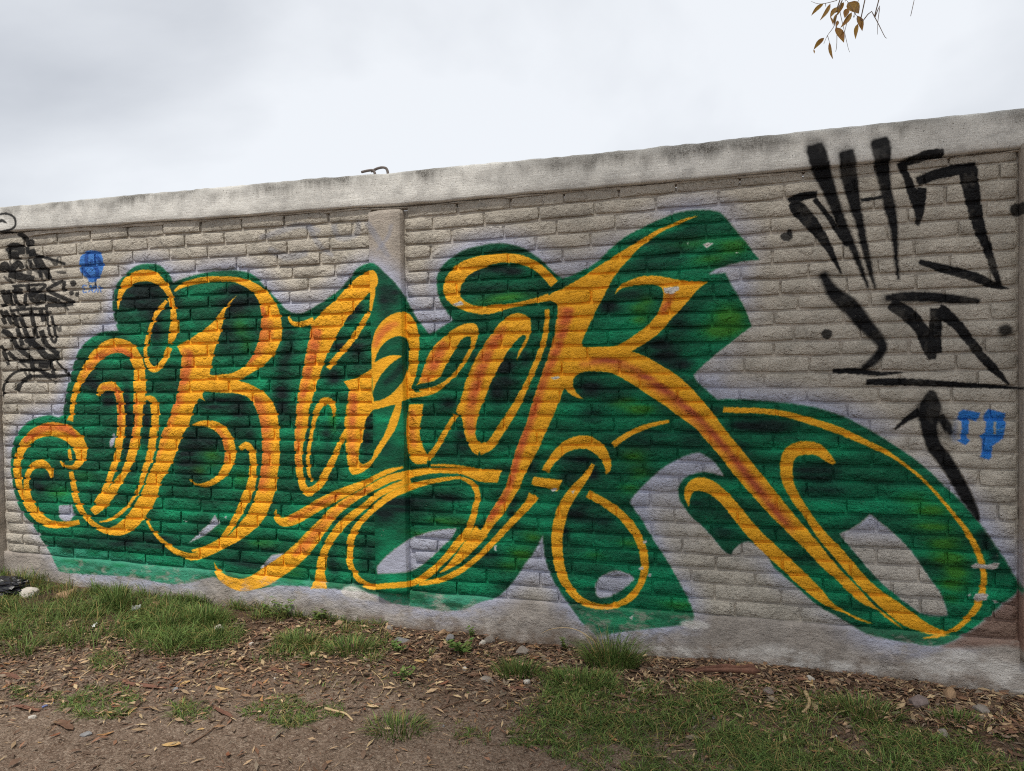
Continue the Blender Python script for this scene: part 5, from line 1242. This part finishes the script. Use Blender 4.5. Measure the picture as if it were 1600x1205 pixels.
def crown():
    V, F = [], []; r = random.Random(8)
    n = 0
    while n < 20000:
        L_ = r.choice(LIMBS); t = r.uniform(0.15, 1.0)*(len(L_)-1); i = min(int(t), len(L_)-2)
        p = Vector(L_[i]).lerp(Vector(L_[i+1]), t-i)+Vector((r.gauss(0, .55), r.gauss(0, .6), r.gauss(-0.05, .42)))
        if p.z < 4.3 or p.y > -0.9 or p.x < -2.4: continue
        if p.x < -0.1 and r.random() < (-0.1-p.x)/2.0: continue
        s = r.uniform(0.12, 0.21); a = r.uniform(0, 6.28); d = Vector((math.cos(a)*.6, math.sin(a)*.6, -r.uniform(.3, 1.1))).normalized()
        q = d.cross(Vector((r.uniform(-1, 1), r.uniform(-1, 1), .3))).normalized()*s*0.14; o = len(V)
        V += [p, p+d*s*.4+q, p+d*s*.4-q, p+d*s]; F += [(o, o+1, o+2), (o+1, o+3, o+2)]; n += 1
    return V, F
tag(tpart('crown', *crown(), M_TLEAF, False), kind='stuff')
HP = -0.35
def hang(px, py, dy=0.0):
    u, z = on_wall(px, py, HP+dy); return np.array((u, HP+dy, z))
def cz(x, y): return (1200+x/6.667, y/6.667)
top = np.array((1.0, -0.35, 4.9))
TW_ = [[(770,-60),(775,0),(720,150),(690,270),(620,370),(580,460)], [(720,5),(600,35),(520,40),(450,15)], [(1010,0),(1080,120),(1150,250),(1215,380),(1240,400)], [(1160,-20),(1165,60),(1145,220),(1140,360)], [(775,0),(750,110),(790,300),(830,480),(850,545)], [(950,-20),(950,60),(945,140)], [(800,10),(830,20),(905,140),(930,170)], [(715,240),(718,400),(712,510),(700,540)], [(820,240),(800,330)], [(1530,-30),(1520,20),(1508,55)], [(620,370),(640,440)], [(930,170),(938,255)], [(600,40),(600,70)]]
for k, T_ in enumerate(TW_):
    P_ = [hang(*cz(*q), 0.03*math.sin(k*2.1)) for q in T_]
    if T_[0][1] <= 5 and k in (0, 2, 3, 5, 9):
        P_ = [top*0.999+np.array((0.01*k, 0, 0)), (top+P_[0])/2+np.array((0.04, 0, 0.05))]+P_
    rr = list(np.linspace(.0035 if len(P_) > 5 else .0016, .0007, len(P_)))
    tpart('twig', *tube(P_, rr, 5, 4), M_TRUNK)
LV = [(580,35,450,165,40),(650,40,540,215,40),(720,75,648,185,45),(648,175,680,270,14),(790,25,725,160,45),(832,28,945,142,105),(835,88,800,190,50),(872,130,755,290,50),(712,145,690,260,25),(930,165,982,325,50),(935,250,912,408,38),(705,285,790,445,66),(585,395,475,520,45),(475,520,482,560,9),(640,440,678,620,28),(725,215,705,285,25)]
for k, (x0_, y0_, x1_, y1_, w_) in enumerate(LV):
    a = hang(*cz(x0_, y0_), 0.02*math.sin(k*1.7)); b = hang(*cz(x1_, y1_), 0.02*math.sin(k*1.7)-0.015)
    d = b-a; sc_ = np.linalg.norm(d)/math.hypot(x1_-x0_, y1_-y0_); wd = w_*sc_/2
    sd = np.cross(d/np.linalg.norm(d), np.array([0.25*math.sin(k), 1.0, 0.2])); sd /= np.linalg.norm(sd)
    V, F = [], []
    cv = 0.10*(1 if k % 2 else -1)
    for i in range(7):
        t = i/6; c = a+d*t+sd*cv*np.linalg.norm(d)*math.sin(math.pi*t)*0.5; w = wd*(math.sin(math.pi*min(t**0.75, 1))+0.04)
        V += [c-sd*w+np.array((0, -0.25*w, 0)), c, c+sd*w+np.array((0, -0.25*w, 0))]
    for i in range(6):
        q = i*3; F += [(q, q+3, q+4, q+1), (q+1, q+4, q+5, q+2)]
    tpart('leaf', V, F, M_OLDLEAF)
